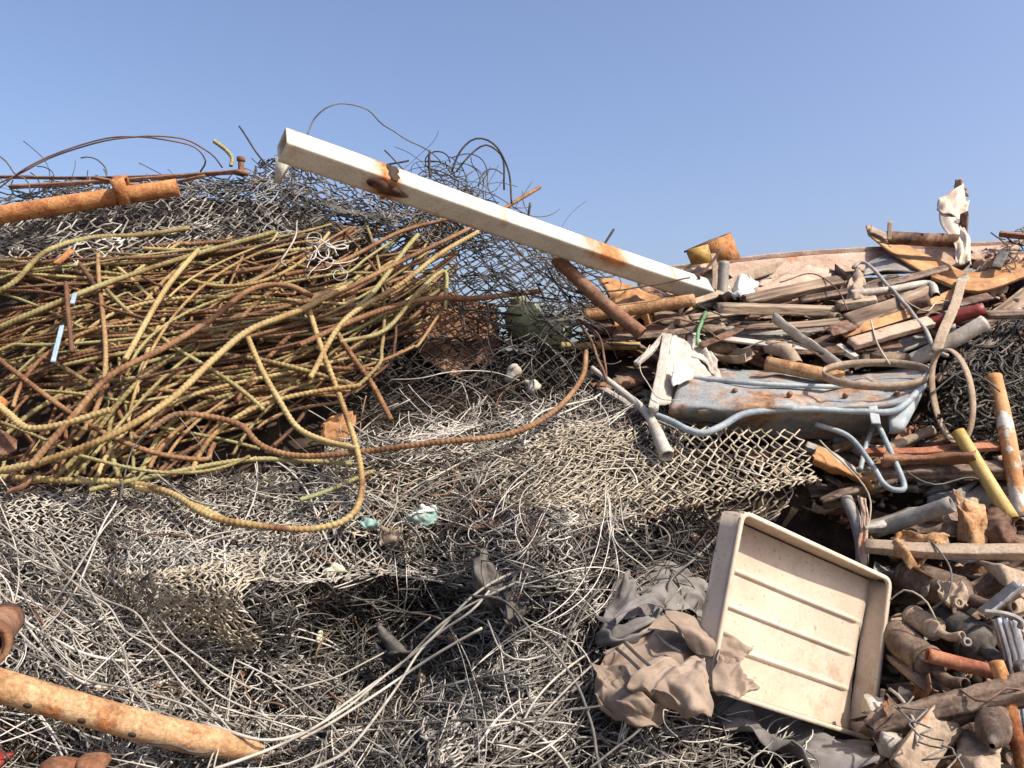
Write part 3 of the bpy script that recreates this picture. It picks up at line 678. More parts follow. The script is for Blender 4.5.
BL = [(-60,500),(330,470),(560,430),(620,560),(600,790),(-60,790)]
MIDP = [(330,450),(420,415),(600,395),(680,420),(640,520),(560,550),(330,530)]
HOLL = [(280,560),(600,520),(620,700),(560,790),(280,700)]
LOWL = [(-60,560),(240,530),(250,580),(215,640),(240,700),(330,720),(330,790),(-60,790)]
RIMR = [(380,540),(600,520),(620,700),(560,790),(340,760),(420,680),(430,600)]
stuff_wire('tangled_pale_wire', 'pale tangled wire covering the near slope and the middle shelf', MT['palewire'], [
 dict(poly=LOWL, n=900, npts=24, step=3.8, r=0.0017, lift=(-0.06, 0.08), curl=0.10, seed=51, kink=0.13, tone=(.0, .9)),
 dict(poly=LOWL, n=70, strands=2, npts=44, step=6.0, r=0.0018, lift=(-0.02, 0.12), curl=0.035, heading=.75, hs=.45, seed=151, tone=(.3, 1)),
 dict(poly=[(-60,490),(340,470),(330,560),(-60,620)], n=330, npts=16, step=3.4, r=0.0016, lift=(-0.02, 0.07), curl=0.16, seed=52, kink=0.16),
 dict(poly=MIDP, n=520, npts=18, step=3.4, r=0.0017, lift=(-0.02, 0.10), curl=0.18, seed=53, kink=0.12),
 dict(poly=MIDP, n=60, strands=2, npts=40, step=5.0, r=0.0019, lift=(0.02, 0.14), curl=0.07, seed=153),
 dict(poly=RIMR, n=700, npts=22, step=3.6, r=0.0017, lift=(-0.05, 0.08), curl=0.11, seed=54, kink=0.12, tone=(0.0, 0.8)),
 dict(poly=RIMR, n=50, strands=2, npts=40, step=5.5, r=0.0019, lift=(0.0, 0.13), curl=0.04, heading=-.7, hs=.5, seed=154, tone=(.2, .9)),
 dict(poly=[(300,690),(620,640),(640,790),(300,790)], n=70, strands=3, npts=30, step=4.5, r=0.0017, lift=(-0.03, 0.10), curl=0.08, heading=1.9, hs=.6, seed=55, tone=(0.1, 0.8)),
 dict(poly=[(600,690),(800,710),(800,790),(600,790)], n=150, npts=22, step=4.5, r=0.0017, lift=(0.0, 0.12), curl=0.14, seed=56, kink=0.03),
])
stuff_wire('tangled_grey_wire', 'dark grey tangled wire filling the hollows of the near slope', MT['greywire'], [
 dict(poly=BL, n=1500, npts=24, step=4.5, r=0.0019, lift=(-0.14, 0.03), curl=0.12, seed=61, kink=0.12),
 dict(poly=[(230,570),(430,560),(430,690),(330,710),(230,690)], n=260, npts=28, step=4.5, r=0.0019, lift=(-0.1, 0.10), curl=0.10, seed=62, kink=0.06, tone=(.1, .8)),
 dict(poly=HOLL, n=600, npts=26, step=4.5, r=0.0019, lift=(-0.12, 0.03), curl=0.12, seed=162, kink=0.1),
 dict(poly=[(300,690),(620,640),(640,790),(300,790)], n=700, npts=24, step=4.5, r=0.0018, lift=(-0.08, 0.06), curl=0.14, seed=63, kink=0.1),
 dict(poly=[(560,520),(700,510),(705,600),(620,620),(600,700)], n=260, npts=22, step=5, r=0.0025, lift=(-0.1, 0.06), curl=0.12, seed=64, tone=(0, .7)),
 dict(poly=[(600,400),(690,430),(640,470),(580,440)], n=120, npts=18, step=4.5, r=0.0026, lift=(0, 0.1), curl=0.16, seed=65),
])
stuff_wire('tangled_rusty_wire', 'brown rusted strands mixed through the grey wire slope', MT['brownwire'], [
 dict(poly=BL, n=110, npts=26, step=4.5, r=0.0019, lift=(-0.03, 0.10), curl=0.10, seed=171, kink=0.08, tone=(.2, 1)),
 dict(poly=MIDP, n=70, npts=22, step=4.5, r=0.0020, lift=(0.0, 0.11), curl=0.10, seed=172, kink=0.08, tone=(.3, 1)),
])
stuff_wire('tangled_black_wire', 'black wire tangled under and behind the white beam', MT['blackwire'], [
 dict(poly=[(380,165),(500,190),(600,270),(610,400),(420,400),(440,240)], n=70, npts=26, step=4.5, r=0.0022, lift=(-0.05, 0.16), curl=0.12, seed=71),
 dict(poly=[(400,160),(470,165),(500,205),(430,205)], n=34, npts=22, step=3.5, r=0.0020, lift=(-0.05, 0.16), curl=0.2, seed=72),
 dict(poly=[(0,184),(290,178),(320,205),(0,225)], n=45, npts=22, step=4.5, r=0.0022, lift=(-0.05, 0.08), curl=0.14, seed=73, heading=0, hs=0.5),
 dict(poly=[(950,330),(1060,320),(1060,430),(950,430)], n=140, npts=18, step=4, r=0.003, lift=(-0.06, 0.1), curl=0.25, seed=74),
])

# ------------------------------------------------------------------ rebar
REB = [MT['rebar_olive'], MT['rebar_tan'], MT['rebar_rust'], MT['rebar_dark']]
def rebar(p, r, mt, label, group=None, pitch=0.0165, tone=0.5, lo=False, name='rebar'):
    r = r * 0.80
    L_ = np.linalg.norm(np.diff(p, axis=0), axis=1).sum()
    st = pitch / (3.2 if lo else 5)
    n = max(10, int(L_ / st)); p = spl(p, n)
    K = 6 if lo else 8
    s = np.linspace(0, L_, n)[:, None]; a = np.arange(K) / K
    ph = s / pitch + np.where(a < 0.5, a, 1 - a)[None] * 1.6
    rib = np.clip(np.cos(2 * math.pi * ph) * 1.4, 0, 1)
    long_rib = ((np.arange(K) % (K // 2)) == 0) * 0.10
    mod = (0.93 + 0.20 * rib + long_rib[None])[None]
    m = M(); add_tubes(m, p, r, K, [tone], mod)
    return tag(mk(name, m, mt), label, 'rebar', group)

HEAP = [(-50,255),(60,240),(230,222),(330,225),(440,222),(430,290),(400,330),(330,385),(290,430),(190,462),(-50,492)]
NAMES = ['olive green ribbed rebar', 'yellow tan ribbed rebar', 'orange brown rusty rebar', 'dark brown rusty rebar']
g = np.random.default_rng(301)
FLOW = Noise(2, 10, 404, 1 / 130, 1 / 50)
NREB = 276
cs = rand_in(HEAP, NREB, g)
for k, (cx, cy) in enumerate(cs):
    back = k < 120
    typ = g.choice(4, p=[0.12, 0.06, 0.27, 0.55] if back else [0.29, 0.23, 0.28, 0.20])  # back bars lean to the darkest colour to paint the shaded gaps
    L_ = g.uniform(140, 420) if g.random() > .22 else g.uniform(40, 120)
    h = math.radians(g.normal(-16 - 18 * np.clip((cx - 60) / 300, 0, 1) - 8 * np.clip((cy - 260) / 150, 0, 1), 17)) if g.random() > 0.11 else g.uniform(-math.pi, math.pi)
    kk = g.normal(0, 0.0030)
    flow = g.random() < .52; L_ = g.uniform(220, 560) if flow else L_
    n = 30 if flow else 18; pos = []; x = y = 0.0; hh = h - kk * L_ / 2; own = math.radians(g.normal(0, 6)); fq = g.normal(0, .0016)
    dk = g.normal(0, 0.00006); kinkj = int(g.integers(3, 15)) if g.random() < .3 else -1; kinka = g.normal(0, .6)
    for j in range(n):
        if flow:
            gx_, gy_ = cx - L_ * .45 + x, cy + L_ * .17 + y
            hh = math.radians(-17 - 22 * min(1, max(0, (gy_ - 225) / 110)) + 14 * min(1, max(0, (gy_ - 410) / 60)) + 17 * float(FLOW(np.array([gx_, gy_ * 1.6])))) + own + fq * (j - 15) * L_ / 30
            if j == kinkj: own += kinka * .5
        pos.append((x, y)); x += L_ / (n - 1) * math.cos(hh); y += L_ / (n - 1) * math.sin(hh) * (1 if flow else 0.85)
        if flow: continue
        _ = 0; hh += (kk + dk * (j - 9) * 14) * L_ / (n - 1) + (kinka if j == kinkj else 0)
    if g.random() < 0.16:
        q = hh + g.choice([-1, 1]) * g.uniform(0.5, 1.4)
        for j in range(3):
            pos.append((x, y)); x += 9 * math.cos(q); y += 9 * math.sin(q)
    pos = np.array(pos); pos = pos - pos.mean(0) + (cx, cy)
    ok = inpoly(pos[:, 0], pos[:, 1], [(-400,250),(-50,264),(120,250),(230,236),(330,224),(460,208),(455,300),(420,345),(350,398),(300,442),(200,478),(-400,512)])
    if ok.sum() < 5: continue
    pos = pos[ok]
    layer = (k / NREB) * 0.27 + g.uniform(-0.04, 0.04) - 0.12
    lift = layer + 0.03 * np.sin(np.linspace(0, 3, len(pos)) + g.uniform(0, 6)) + 0.02
    p = P(pos[:, 0], pos[:, 1], D(pos[:, 0], pos[:, 1]) - lift)
    r = g.choice([0.0075, 0.0095, 0.0112, 0.0065]) * (0.85 if back else .94)
    rebar(p, r, REB[typ], NAMES[typ] + ' lying among many alike in the tangled rebar heap', 'bent rebars piled in the heap', tone=g.uniform(0.2, 0.8), lo=back)

def hero(seq, r, mt, label, tone=0.5):
    rebar(pts_of(seq), r, mt, label, None, tone=tone)
O, T_, R_, DK = REB
hero([(308,306,.2),(322,350,.2),(338,392,.18),(352,432,.26),(361,470,.22),(360,500,.2),(345,520,.19),(310,529,.18),(262,526,.18),(210,516,.18),(172,494,.16),(130,483,.12),(60,480,.12),(-30,476,.1)], 0.0125, T_, 'long tan rebar whose hooked end loops down over the pale wire mesh')
hero([(586,352,.18),(583,375,.22),(566,400,.25),(538,422,.25),(500,436,.25),(430,443,.24),(362,452,.22),(300,456,.17),(262,446,.15),(240,425,.18),(205,416,.2),(175,415,.2),(150,430,.2)], 0.0125, R_, 'S shaped rusty tan rebar crossing the middle shelf to a turned up end')
hero([(248,338,.22),(262,370,.21),(280,402,.19),(298,428,.17),(325,441,.2),(356,448,.25)], 0.0115, T_, 'tan rebar curving down the heap face to meet the S shaped bar', .7)
hero([(-40,478,.2),(40,462,.22),(110,436,.24),(170,400,.25),(215,358,.25),(250,330,.25),(300,310,.24),(345,287,.22)], 0.0135, T_, 'thick yellowish rebar sweeping diagonally across the heap front', .6)
hero([(-40,345,.22),(40,310,.23),(110,282,.22),(190,256,.2),(275,232,.18)], 0.0125, O, 'long straight olive rebar rising across the top of the heap')
hero([(-40,308,.18),(10,285,.2),(45,252,.19),(90,238,.17),(140,235,.16),(190,228,.15)], 0.0125, O, 'olive rebar bent over the heap top below the ridge mesh', .6)
hero([(30,466,.24),(70,420,.26),(110,376,.27),(160,350,.27),(210,320,.26),(250,290,.25),(285,285,.24),(312,296,.22)], 0.013, R_, 'brown rusty rebar arching across the heap from its lower corner')
hero([(90,490,.13),(150,477,.14),(245,460,.14),(310,461,.13),(352,464,.13)], 0.0105, O, 'straight greenish rebar lying along the lower edge of the heap', .8)
hero([(338,334,.2),(352,356,.19),(372,384,.16),(391,420,.14)], 0.0115, R_, 'short rusty rebar sticking straight down beside the hanging mesh', .4)
hero([(135,488,.13),(172,494,.13),(225,520,.1),(250,527,.1)], 0.011, T_, 'tan rebar end tucked alongside the looping bar at the heap foot')
hero([(66,283,.26),(68,310,.27),(72,352,.26)], 0.0105, DK, 'short dark rebar standing upright in front of the heap')
hero([(125,360,.26),(165,290,.26),(198,250,.22)], 0.0125, T_, 'stout tan rebar leaning up the middle of the heap', .7)
hero([(-10,398,.26),(10,415,.27),(28,428,.27),(60,425,.26),(110,410,.26)], 0.0135, T_, 'hooked yellow rebar bent like a J at the heap edge', .7)
hero([(300,500,.1),(330,490,.1),(375,470,.12),(360,478,.12)][:3], 0.01, O, 'pale green rebar stub poking from the mesh below the S shaped bar', .9)
hero([(285,275,.2),(340,262,.2),(400,232,.22),(452,218,.24),(470,212,.24)], 0.0105, R_, 'rusty rebar running from the heap to the underside of the white beam')
hero([(325,300,.2),(400,262,.22),(470,228,.22),(540,187,.05)], 0.0115, R_, 'long brown rebar passing behind the white beam with its tip against the sky')
hero([(300,345,.2),(360,318,.22),(420,300,.22),(480,298,.2),(540,291,.18)], 0.0135, R_, 'thick rusty rebar reaching right in front of the hanging mesh')
hero([(340,342,.2),(385,330,.2),(420,290,.24),(445,272,.22),(445,310,.2)], 0.0105, O, 'olive rebar hooked back near the hanging mesh')
hero([(345,320,.2),(375,290,.2),(405,250,.2),(418,235,.2)], 0.0125, O, 'bright olive rebar slanting up to the sagging black mesh', .8)
hero([(310,378,.2),(345,320,.22),(400,285,.22),(440,254,.24),(478,232,.24)], 0.0125, T_, 'straight tan rebar slanting up to the middle of the white beam', .6)
hero([(214,141,-.05),(226,150,-.05),(232,158,-.04),(231,166,-.03)], 0.012, O, 'short hooked green rebar stub curled against the sky on the ridge', .9)

# ------------------------------------------------------------------ shaped things: shared makers
def px2m(wpx, p): return wpx * np.mean(p[:, 1]) / F
def pipe(name, label, seq, wpx, mt, cat='pipe', absd=False, wall=0.12, n=None, jit=0.02, seed=1, rs=None, parent=None, group=None, curve=True):
    p = np.array([P(*q) for q in seq]) if absd else pts_of(seq)
    r = px2m(wpx, p) / 2
    n = n or (12 if len(p) == 2 else 8 * len(p))
    p = spl(p, n) + (np.random.default_rng(seed).normal(0, r * 0.01, (n, 3)))
    if rs is not None: rs = np.interp(np.linspace(0, 1, n), np.linspace(0, 1, len(rs)), rs)
    m = M(); add_pipe(m, p, r, wall, 18, jit, seed, rs)
    o = mk(name, m, mt, parent, smooth=False)
    o.data.polygons.foreach_set('use_smooth', np.r_[np.ones(2 * (n - 1) * 18, bool), np.zeros(36, bool)])
    return tag(o, label, cat, group) if parent is None else o

def bar(name, label, seq, wpx, tpx, mt, cat='bar', kind='box', up=(0, -0.45, 0.9), twist=0.0, absd=False, n=None, scale=None, jit=0.15, seed=1, t=0.15, parent=None, group=None):
    p = np.array([P(*q) for q in seq]) if absd else pts_of(seq)
    w_, h_ = px2m(wpx, p) / 2, px2m(tpx, p) / 2
    n = n or (14 if len(p) == 2 else 7 * len(p))
    p = spl(p, n)
    if scale is not None: scale = np.interp(np.linspace(0, 1, n), np.linspace(0, 1, len(scale)), scale)
    m = M(); add_sweep(m, p, prof(kind, w_, h_, t), up, twist, scale, jit=min(w_, h_) * jit * 0.35, seed=seed)
    o = mk(name, m, mt, parent)
    return tag(o, label, cat, group) if parent is None else o

def sheet(name, label, rows, mt, cat='sheet', amp=0.02, f=2.0, seed=1, thick=0.004, nu=34, nv=26, tear=0.0, smooth=False, parent=None, group=None, n=6, soft=0):
    G = loft(rows, nu, nv)
    if amp: G = crease(G, amp, seed, f, n, soft)
    m = M(); add_grid(m, G, thick, ragged(nv, nu, seed, tear) if tear else None)
    o = mk(name, m, mt, parent, smooth=smooth)
    return tag(o, label, cat, group) if parent is None else o

def lump(name, label, c, rad, mt, cat, seed=0, amp=0.3, group=None, lo=2, hi=6):
    """rough broken chunk"""
    nu_, nv_ = 22, 14
    th = np.linspace(0, 2 * math.pi, nu_, endpoint=False)[None]; ph = np.linspace(0.05, math.pi - 0.05, nv_)[:, None]
    d = np.stack([np.sin(ph) * np.cos(th), np.sin(ph) * np.sin(th), np.cos(ph) + 0 * th], -1)
    R = 1 + amp * np.round(Noise(3, 10, seed, lo, hi)(d) * 3) / 3
    V = S(*c) + d * R[..., None] * np.asarray(rad)
    i = np.arange(nu_ * nv_).reshape(nv_, nu_); j = np.roll(i, -1, 1)
    m = M(); m.add(V, [np.stack([i[:-1], i[1:], j[1:], j[:-1]], -1).reshape(-1, 4), i[0], i[-1][::-1]])
    return tag(mk(name, m, mt), label, cat, group)

def hoop(name, label, c, a, b, wdir, width, th, mt, n=64, seed=0, cat='hoop'):
    """flat iron band bent into an oval; a, b half axes, wdir the way the band is wide"""
    t = np.arange(n) / n * 2 * math.pi
    a, b, wd = (np.asarray(q, float) for q in (a, b, wdir))
    rad = np.cos(t)[:, None] * a + np.sin(t)[:, None] * b
    wob = 1 + 0.03 * np.sin(2 * t + seed) + 0.02 * np.sin(3 * t)
    c0 = c + rad * wob[:, None]; out = nrm(rad)
    w_ = nrm(wd) * width / 2
    V = np.stack([c0 + w_ + out * th / 2, c0 + w_ - out * th / 2, c0 - w_ - out * th / 2, c0 - w_ + out * th / 2], 1)
    i = np.arange(n)[:, None] * 4; j = ((np.arange(n) + 1) % n)[:, None] * 4
    k = np.arange(4)[None]; k2 = (k + 1) % 4
    m = M(); m.add(V, [np.stack([i + k, i + k2, j + k2, j + k], -1).reshape(-1, 4)])
    return tag(mk(name, m, mt), label, cat)

# ------------------------------------------------------------------ the white beam
A = P(281, 146, 2.56); B = P(726, 298, 3.68)
m = M(); ax = nrm(B - A); upb = nrm(np.array([-0.1, -0.75, 0.75]))
root = thing('square_beam', 'long chalky white square steel beam slanting down across the top of the heap', 'beam', (A + B) / 2)
add_square_tube(m, spl(np.array([A, B]), 260) + 0.0025 * np.stack([Noise(1, 6, q_, 1.5, 6)(np.linspace(0, 2, 260)[:, None]) for q_ in (61, 62, 63)], -1), 0.0425, 0.005, np.array([0.0, -0.80, 0.60]), 7)
Vb = np.vstack(m.v); up_ = nrm(np.array([0.0, -0.8, 0.6]) - (np.array([0.0, -0.8, 0.6]) @ ax) * ax); sd_ = np.cross(up_, ax)
sa = (Vb - A) @ ax; uu = (Vb - A) @ up_; vv = (Vb - A) @ sd_
Lb = np.linalg.norm(B - A); nzb = Noise(3, 14, 9, 8, 40)(Vb)
rs_ = np.zeros(len(Vb))
for s0, w_, am, lo_ in ((.176, .022, .8, -1), (.155, .03, .35, -1), (.655, .040, 1.05, 0), (.60, .03, .75, 0), (.40, .010, .45, 0), (.82, .006, .5, 0), (.985, .012, .35, 0), (.015, .008, .3, 0)):
    rs_ += am * np.exp(-((sa / Lb - s0) / w_) ** 2) * (1 if lo_ < 0 else np.clip((uu + .03) / .05, 0, 1))
rs_ += .45 * np.exp(-((uu - .0425) ** 2 + (vv - .0425) ** 2) / .00003) + .4 * np.exp(-((uu + .0425) ** 2 + (np.abs(vv) - .0425) ** 2) / .00004)
m.t = [np.clip(rs_ + .12 * nzb, 0, 1)]
mk('tube', m, MT['whitepaint'], root)
bb = nrm(upb - (upb @ ax) * ax); bb = np.array([0.0, -0.80, 0.60]); bb = nrm(bb - (bb @ ax) * ax); aa = np.cross(bb, ax)
# raised patches: a rust stain, and dark colour for shade inside the hole
def patch(name, s, w_, h_, mt, seed, face, off=0.0015):
    c = A + (B - A) * s
    nrmv, side = (bb, aa) if face == 'top' else (aa * FRONT, bb)
    n = 28; t = np.arange(n) / n * 2 * math.pi
    rr = 1 + 0.28 * Noise(2, 8, seed, 1.5, 5)(np.stack([np.cos(t), np.sin(t)], -1) * 1.5)
    X = np.clip(np.cos(t) * rr, -1.4, 1.4) * w_; Y = np.clip(np.sin(t) * rr * h_, -0.041, 0.041)
    V = c + nrmv * (0.0425 + off + .001) + X[:, None] * ax + Y[:, None] * side
    V2 = V - nrmv * 0.004
    m = M(); k = np.arange(n); k2 = (k + 1) % n
    m.add(np.vstack([V, V2]), [k, np.stack([k, k + n, k2 + n, k2], -1)])
    return mk(name, m, mt, root)
FRONT = 1 if (aa @ np.array([0, -1, 0])) > 0 else -1
for nm, s, w_, h_, mt_, sd, fc, of in (('rust_hole_shade', .181, .026, .040, 'shade_dark', 2, 'top', .002), ('rust_stain', .178, .062, .026, 'darkrust', 3, 'front', .002)):
    o = patch(nm, s, w_, h_, MT[mt_], sd, fc, of)
    if nm == 'rust_hole_shade': o['label'] = 'dark patch painting the shade of a rusted through hole in the beam'
# fin under the open end
m = M(); c = P(281, 168, 2.80)
fin = np.array([(-.02, .045), (.035, .03), (.028, .012), (-.012, -.055), (-.022, -.05)])
V = np.array([c + np.array([x, 0, z]) for x, z in fin]); n = len(fin); k = np.arange(n); k2 = (k + 1) % n
m.add(np.vstack([V, V + np.array([0.004, .012, 0])]), [k, (k + n)[::-1], np.stack([k2, k, k + n, k2 + n], -1)])
m.t = [np.full(len(q), .08) for q in m.t]
mk('bracket_fin', m, MT['whitepaint'], root)

# ------------------------------------------------------------------ top left: pipe with clamp, flat bars, sky wires
root = thing('rusty_pipe', 'orange rusty pipe with a square clamp lying on the ridge mesh', 'pipe', P(90, 205, 3.35))
pipe('tube', None, [(-60,224,3.25),(178,187,3.5)], 18, MT['orange'], absd=True, parent=root, jit=0.03, n=24)
c = P(122, 190, 3.42); ax2 = nrm(P(178,187,3.5) - P(-60,224,3.25))
m = M(); add_sweep(m, spl(np.array([c - ax2 * 0.028, c + ax2 * 0.028]), 4), prof('C', .052, .055, .25), (0, .4, -.9), jit=0.001)
mk('clamp', m, MT['orange'], root)
bar('flat_bar', 'thin rusty flat bar lying along the skyline above the clamped pipe', [(10,187,3.7),(130,180,3.75),(245,171,3.8)], 5, 4, MT['rust'], 'flat bar', absd=True)
bar('flat_bar', 'upper thin dark red flat bar nearly touching the sky above the clamped pipe', [(-40,176,3.8),(100,178,3.8),(235,173,3.85)], 3, 3, MT['darkrust'], 'flat bar', absd=True)
bar('flat_bar', 'short rusty flat bar crossing the two skyline bars at their end', [(95,178,3.7),(150,186,3.7),(205,176,3.7)], 4, 3, MT['rust'], 'flat bar', absd=True)
m = M(); c = P(241, 172, 3.7)
add_tubes(m, spl(np.array([c, c + [0, 0, .055]]), 5), 0.014, 8); add_tubes(m, spl(np.array([c + [0, 0, .05], c + [0, 0, .07]]), 3), 0.02, 6)
add_tubes(m, spl(np.array([c + [0, 0, -.012], c + [0, 0, .004]]), 3), 0.034, 6)
tag(mk('bolt', m, MT['rust']), 'rusty bolt with nut standing up on the ridge', 'bolt')
WG = None
wire('bent_wire', 'long dark wire arching low over the ridge skyline', [(-20,205,3.4),(20,172,3.4),(60,152,3.45),(110,138,3.5),(155,138,3.5),(190,146,3.55),(206,160,3.6),(200,172,3.65)], 0.0038, MT['brownwire'], absd=True)
wire('bent_wire', 'second dark wire arching just beneath the first over the ridge', [(-30,196,3.4),(15,176,3.4),(55,156,3.45),(105,141,3.5),(150,136,3.5),(185,140,3.55),(210,152,3.6),(222,168,3.65)], 0.0038, MT['brownwire'], absd=True)
wire('bent_wire', 'looped grey wire end curling at the edge of the ridge', [(-10,150,3.5),(4,160,3.5),(15,174,3.5),(28,180,3.5),(30,196,3.5)], 0.0034, MT['greywire'], absd=True)
wire('bent_wire', 'thin black wire spike leaning on the skyline before the beam end', [(239,126,3.6),(252,146,3.6),(266,163,3.6),(280,172,3.6)], 0.0042, MT['blackwire'], absd=True)
wire('bent_wire', 'thin pale wire hooping high over the white beam', [(307,136,2.95),(312,122,3.0),(326,108,3.0),(346,103,3.05),(366,110,3.1),(388,128,3.2),(412,142,3.3),(430,152,3.4),(445,166,3.5)], 0.0028, MT['greywire'], absd=True)
wire('bent_wire', 'black wire hoop standing over the middle of the white beam', [(452,172,3.5),(460,152,3.5),(472,140,3.5),(486,140,3.5),(500,150,3.5),(508,170,3.5),(512,204,3.5)], 0.0044, MT['blackwire'], absd=True)
wire('bent_wire', 'second black wire hoop crossing inside the first over the beam', [(456,172,3.55),(470,155,3.55),(484,145,3.55),(494,148,3.55),(503,160,3.55),(504,190,3.55)], 0.0042, MT['blackwire'], absd=True)
wire('bent_wire', 'small grey wire hook below the black hoops', [(478,186,3.5),(484,172,3.5),(494,169,3.5),(503,174,3.5)], 0.0032, MT['greywire'], absd=True)
wire('bent_wire', 'short black wire prong upright on the wire tangle behind the beam', [(430,150,3.5),(429,164,3.5),(430,178,3.5)], 0.0055, MT['blackwire'], absd=True)
wire('bent_wire', 'short black spike rising above the middle of the beam past the hoops', [(530,203,3.4),(528,222,3.4),(527,240,3.4)], 0.0052, MT['blackwire'], absd=True)
wire('bent_wire', 'short black spike leaning over the lower rust patch of the beam', [(614,229,3.45),(602,248,3.45),(590,268,3.45)], 0.0052, MT['blackwire'], absd=True)
for k, (seq, lb) in enumerate([
  ([(425,165,3.5),(440,176,3.5),(452,196,3.5),(480,215,3.5),(500,250,3.5)], 'black wire drooping from the tangle behind the beam'),
  ([(480,300,3.3),(520,262,3.35),(560,262,3.4),(600,300,3.4),(590,330,3.4)], 'black wire bow below the white beam against the sky'),
  ([(500,230,3.3),(530,262,3.3),(570,290,3.3),(620,290,3.3),(690,278,3.3)], 'long black wire running from the mesh toward the beam foot'),
  ([(490,262,3.35),(500,282,3.35),(530,295,3.35),(560,300,3.35)], 'short sagging black wire in the sky gap under the beam'),
  ([(545,262,3.3),(560,290,3.3),(600,340,3.3),(640,345,3.2)], 'black wire falling beside the brown pipe under the beam'),
  ([(385,150,3.6),(405,172,3.55),(425,182,3.5),(445,180,3.5),(470,196,3.5)], 'wavy black wire hugging the back of the beam')]):
    wire('bent_wire', lb, seq, 0.0034, MT['blackwire'], absd=True)
wire('bent_wire', 'white twisted wire drooping over the heap top below the ridge mesh', [(298,220,.25),(294,240,.25),(284,256,.25),(280,262,.25),(286,266,.25)], 0.0035, MT['palewire'])
m = M(); W3, r_, t_ = curls([(312,240),(342,240),(342,275),(315,275)], 16, 16, 3.2, 0.0026, lift=(0.2, 0.26), curl=0.3, seed=77, tone=(.6, 1)); add_tubes(m, W3, r_, 4, t_)
tag(mk('wire_knot', m, MT['palewire']), 'small knot of pale wire caught on the rebar under the beam', 'wire')
# things seen through the hanging mesh
sheet('rusty_sheet', 'orange rusty sheet standing behind the hanging mesh', [[(400,282,-.12),(440,290,-.1),(500,300,-.12)],[(395,330,-.14),(445,335,-.1),(505,330,-.13)],[(430,370,-.14),(455,380,-.1),(490,365,-.13)]], MT['rust'], amp=0.03, seed=4, tear=.06)
def canister(label, c, rx, rz, tilt):
    root = thing('gas_canister', label, 'canister', S(*c))
    cc = S(*c); n = 20; K = 24
    z = np.linspace(-1, 1, n); rr = np.sqrt(np.clip(1 - np.abs(z) ** 3.2, 0.02, 1))
    th = np.arange(K) / K * 2 * math.pi
    ax_ = nrm(np.array([math.sin(tilt), -.2, math.cos(tilt)])); e1 = nrm(np.cross(ax_, [0, 1, 0])); e2 = np.cross(ax_, e1)
    V = cc + z[:, None, None] * rz * ax_ + (rr * rx)[:, None, None] * (np.cos(th)[None, :, None] * e1 + np.sin(th)[None, :, None] * e2)
    i = np.arange(n * K).reshape(n, K); j = np.roll(i, -1, 1)
    m = M(); m.add(V, [np.stack([i[:-1], j[:-1], j[1:], i[1:]], -1).reshape(-1, 4), i[0][::-1], i[-1]])
    mk('tank', m, MT['olive'], root, smooth=True)
    m = M(); add_pipe(m, spl(np.array([cc + ax_ * rz * .96, cc + ax_ * rz * 1.22]), 4), rx * .45, .2, 14)
    mk('collar', m, MT['olive'], root)
canister('olive green round canister behind the hanging mesh below the beam', (525,322,-.05), 0.085, 0.095, -.3)
canister('smaller olive canister tucked against its twin behind the mesh', (553,336,-.06), 0.075, 0.085, .5)
lump('foam_chunk', 'pale foam chunk lodged low behind the hanging mesh', (513,373,.03), (.035,.03,.04), MT['whiteplastic'], 'foam', 5)
lump('foam_chunk', 'smaller pale foam chunk just right of the lodged one behind mesh', (532,386,.03), (.03,.03,.025), MT['whiteplastic'], 'foam', 6)
sheet('rusty_sheet', 'brown scrap of rusty plate standing in the mesh beside the curved rebar', [[(318,425,.04),(338,412,.05),(356,408,.05)],[(318,446,.05),(335,448,.06),(355,440,.05)]], MT['ochre'], amp=0.01, seed=5, tear=.1, nu=16, nv=12)
lump('rust_lump', 'bright orange rusty lump at the edge of the rebar heap', (-2,408,.24), (.035,.04,.045), MT['orange'], 'rusty lump', 7)
sheet('rusty_sheet', 'dark round rusty plate under the hooked yellow rebar', [[(-20,428,.16),(0,430,.18),(18,440,.16)],[(-20,452,.18),(2,456,.2),(16,450,.18)]], MT['darkrust'], amp=0.005, seed=8, nu=14, nv=10)
bar('plastic_strip', 'pale blue plastic strip caught upright in the rebar heap', [(62,326,.26),(58,342,.28),(53,362,.27)], 4, 2, MT['blue'], 'plastic strip')
bar('plastic_strip', 'tiny pale blue plastic scrap above the blue strip in the rebar', [(75,294,.24),(72,304,.25)], 4, 2, MT['blue'], 'plastic strip')
bar('rusty_strip', 'small orange rusty strip in the rebar near the ridge mesh', [(56,264,.2),(72,250,.2)], 7, 2, MT['orange'], 'rusty strip')
bar('rusty_strip', 'forked rusty strip poking out at the foot of the heap', [(8,492,.16),(22,486,.17),(30,476,.17)], 7, 3, MT['rust'], 'rusty strip')

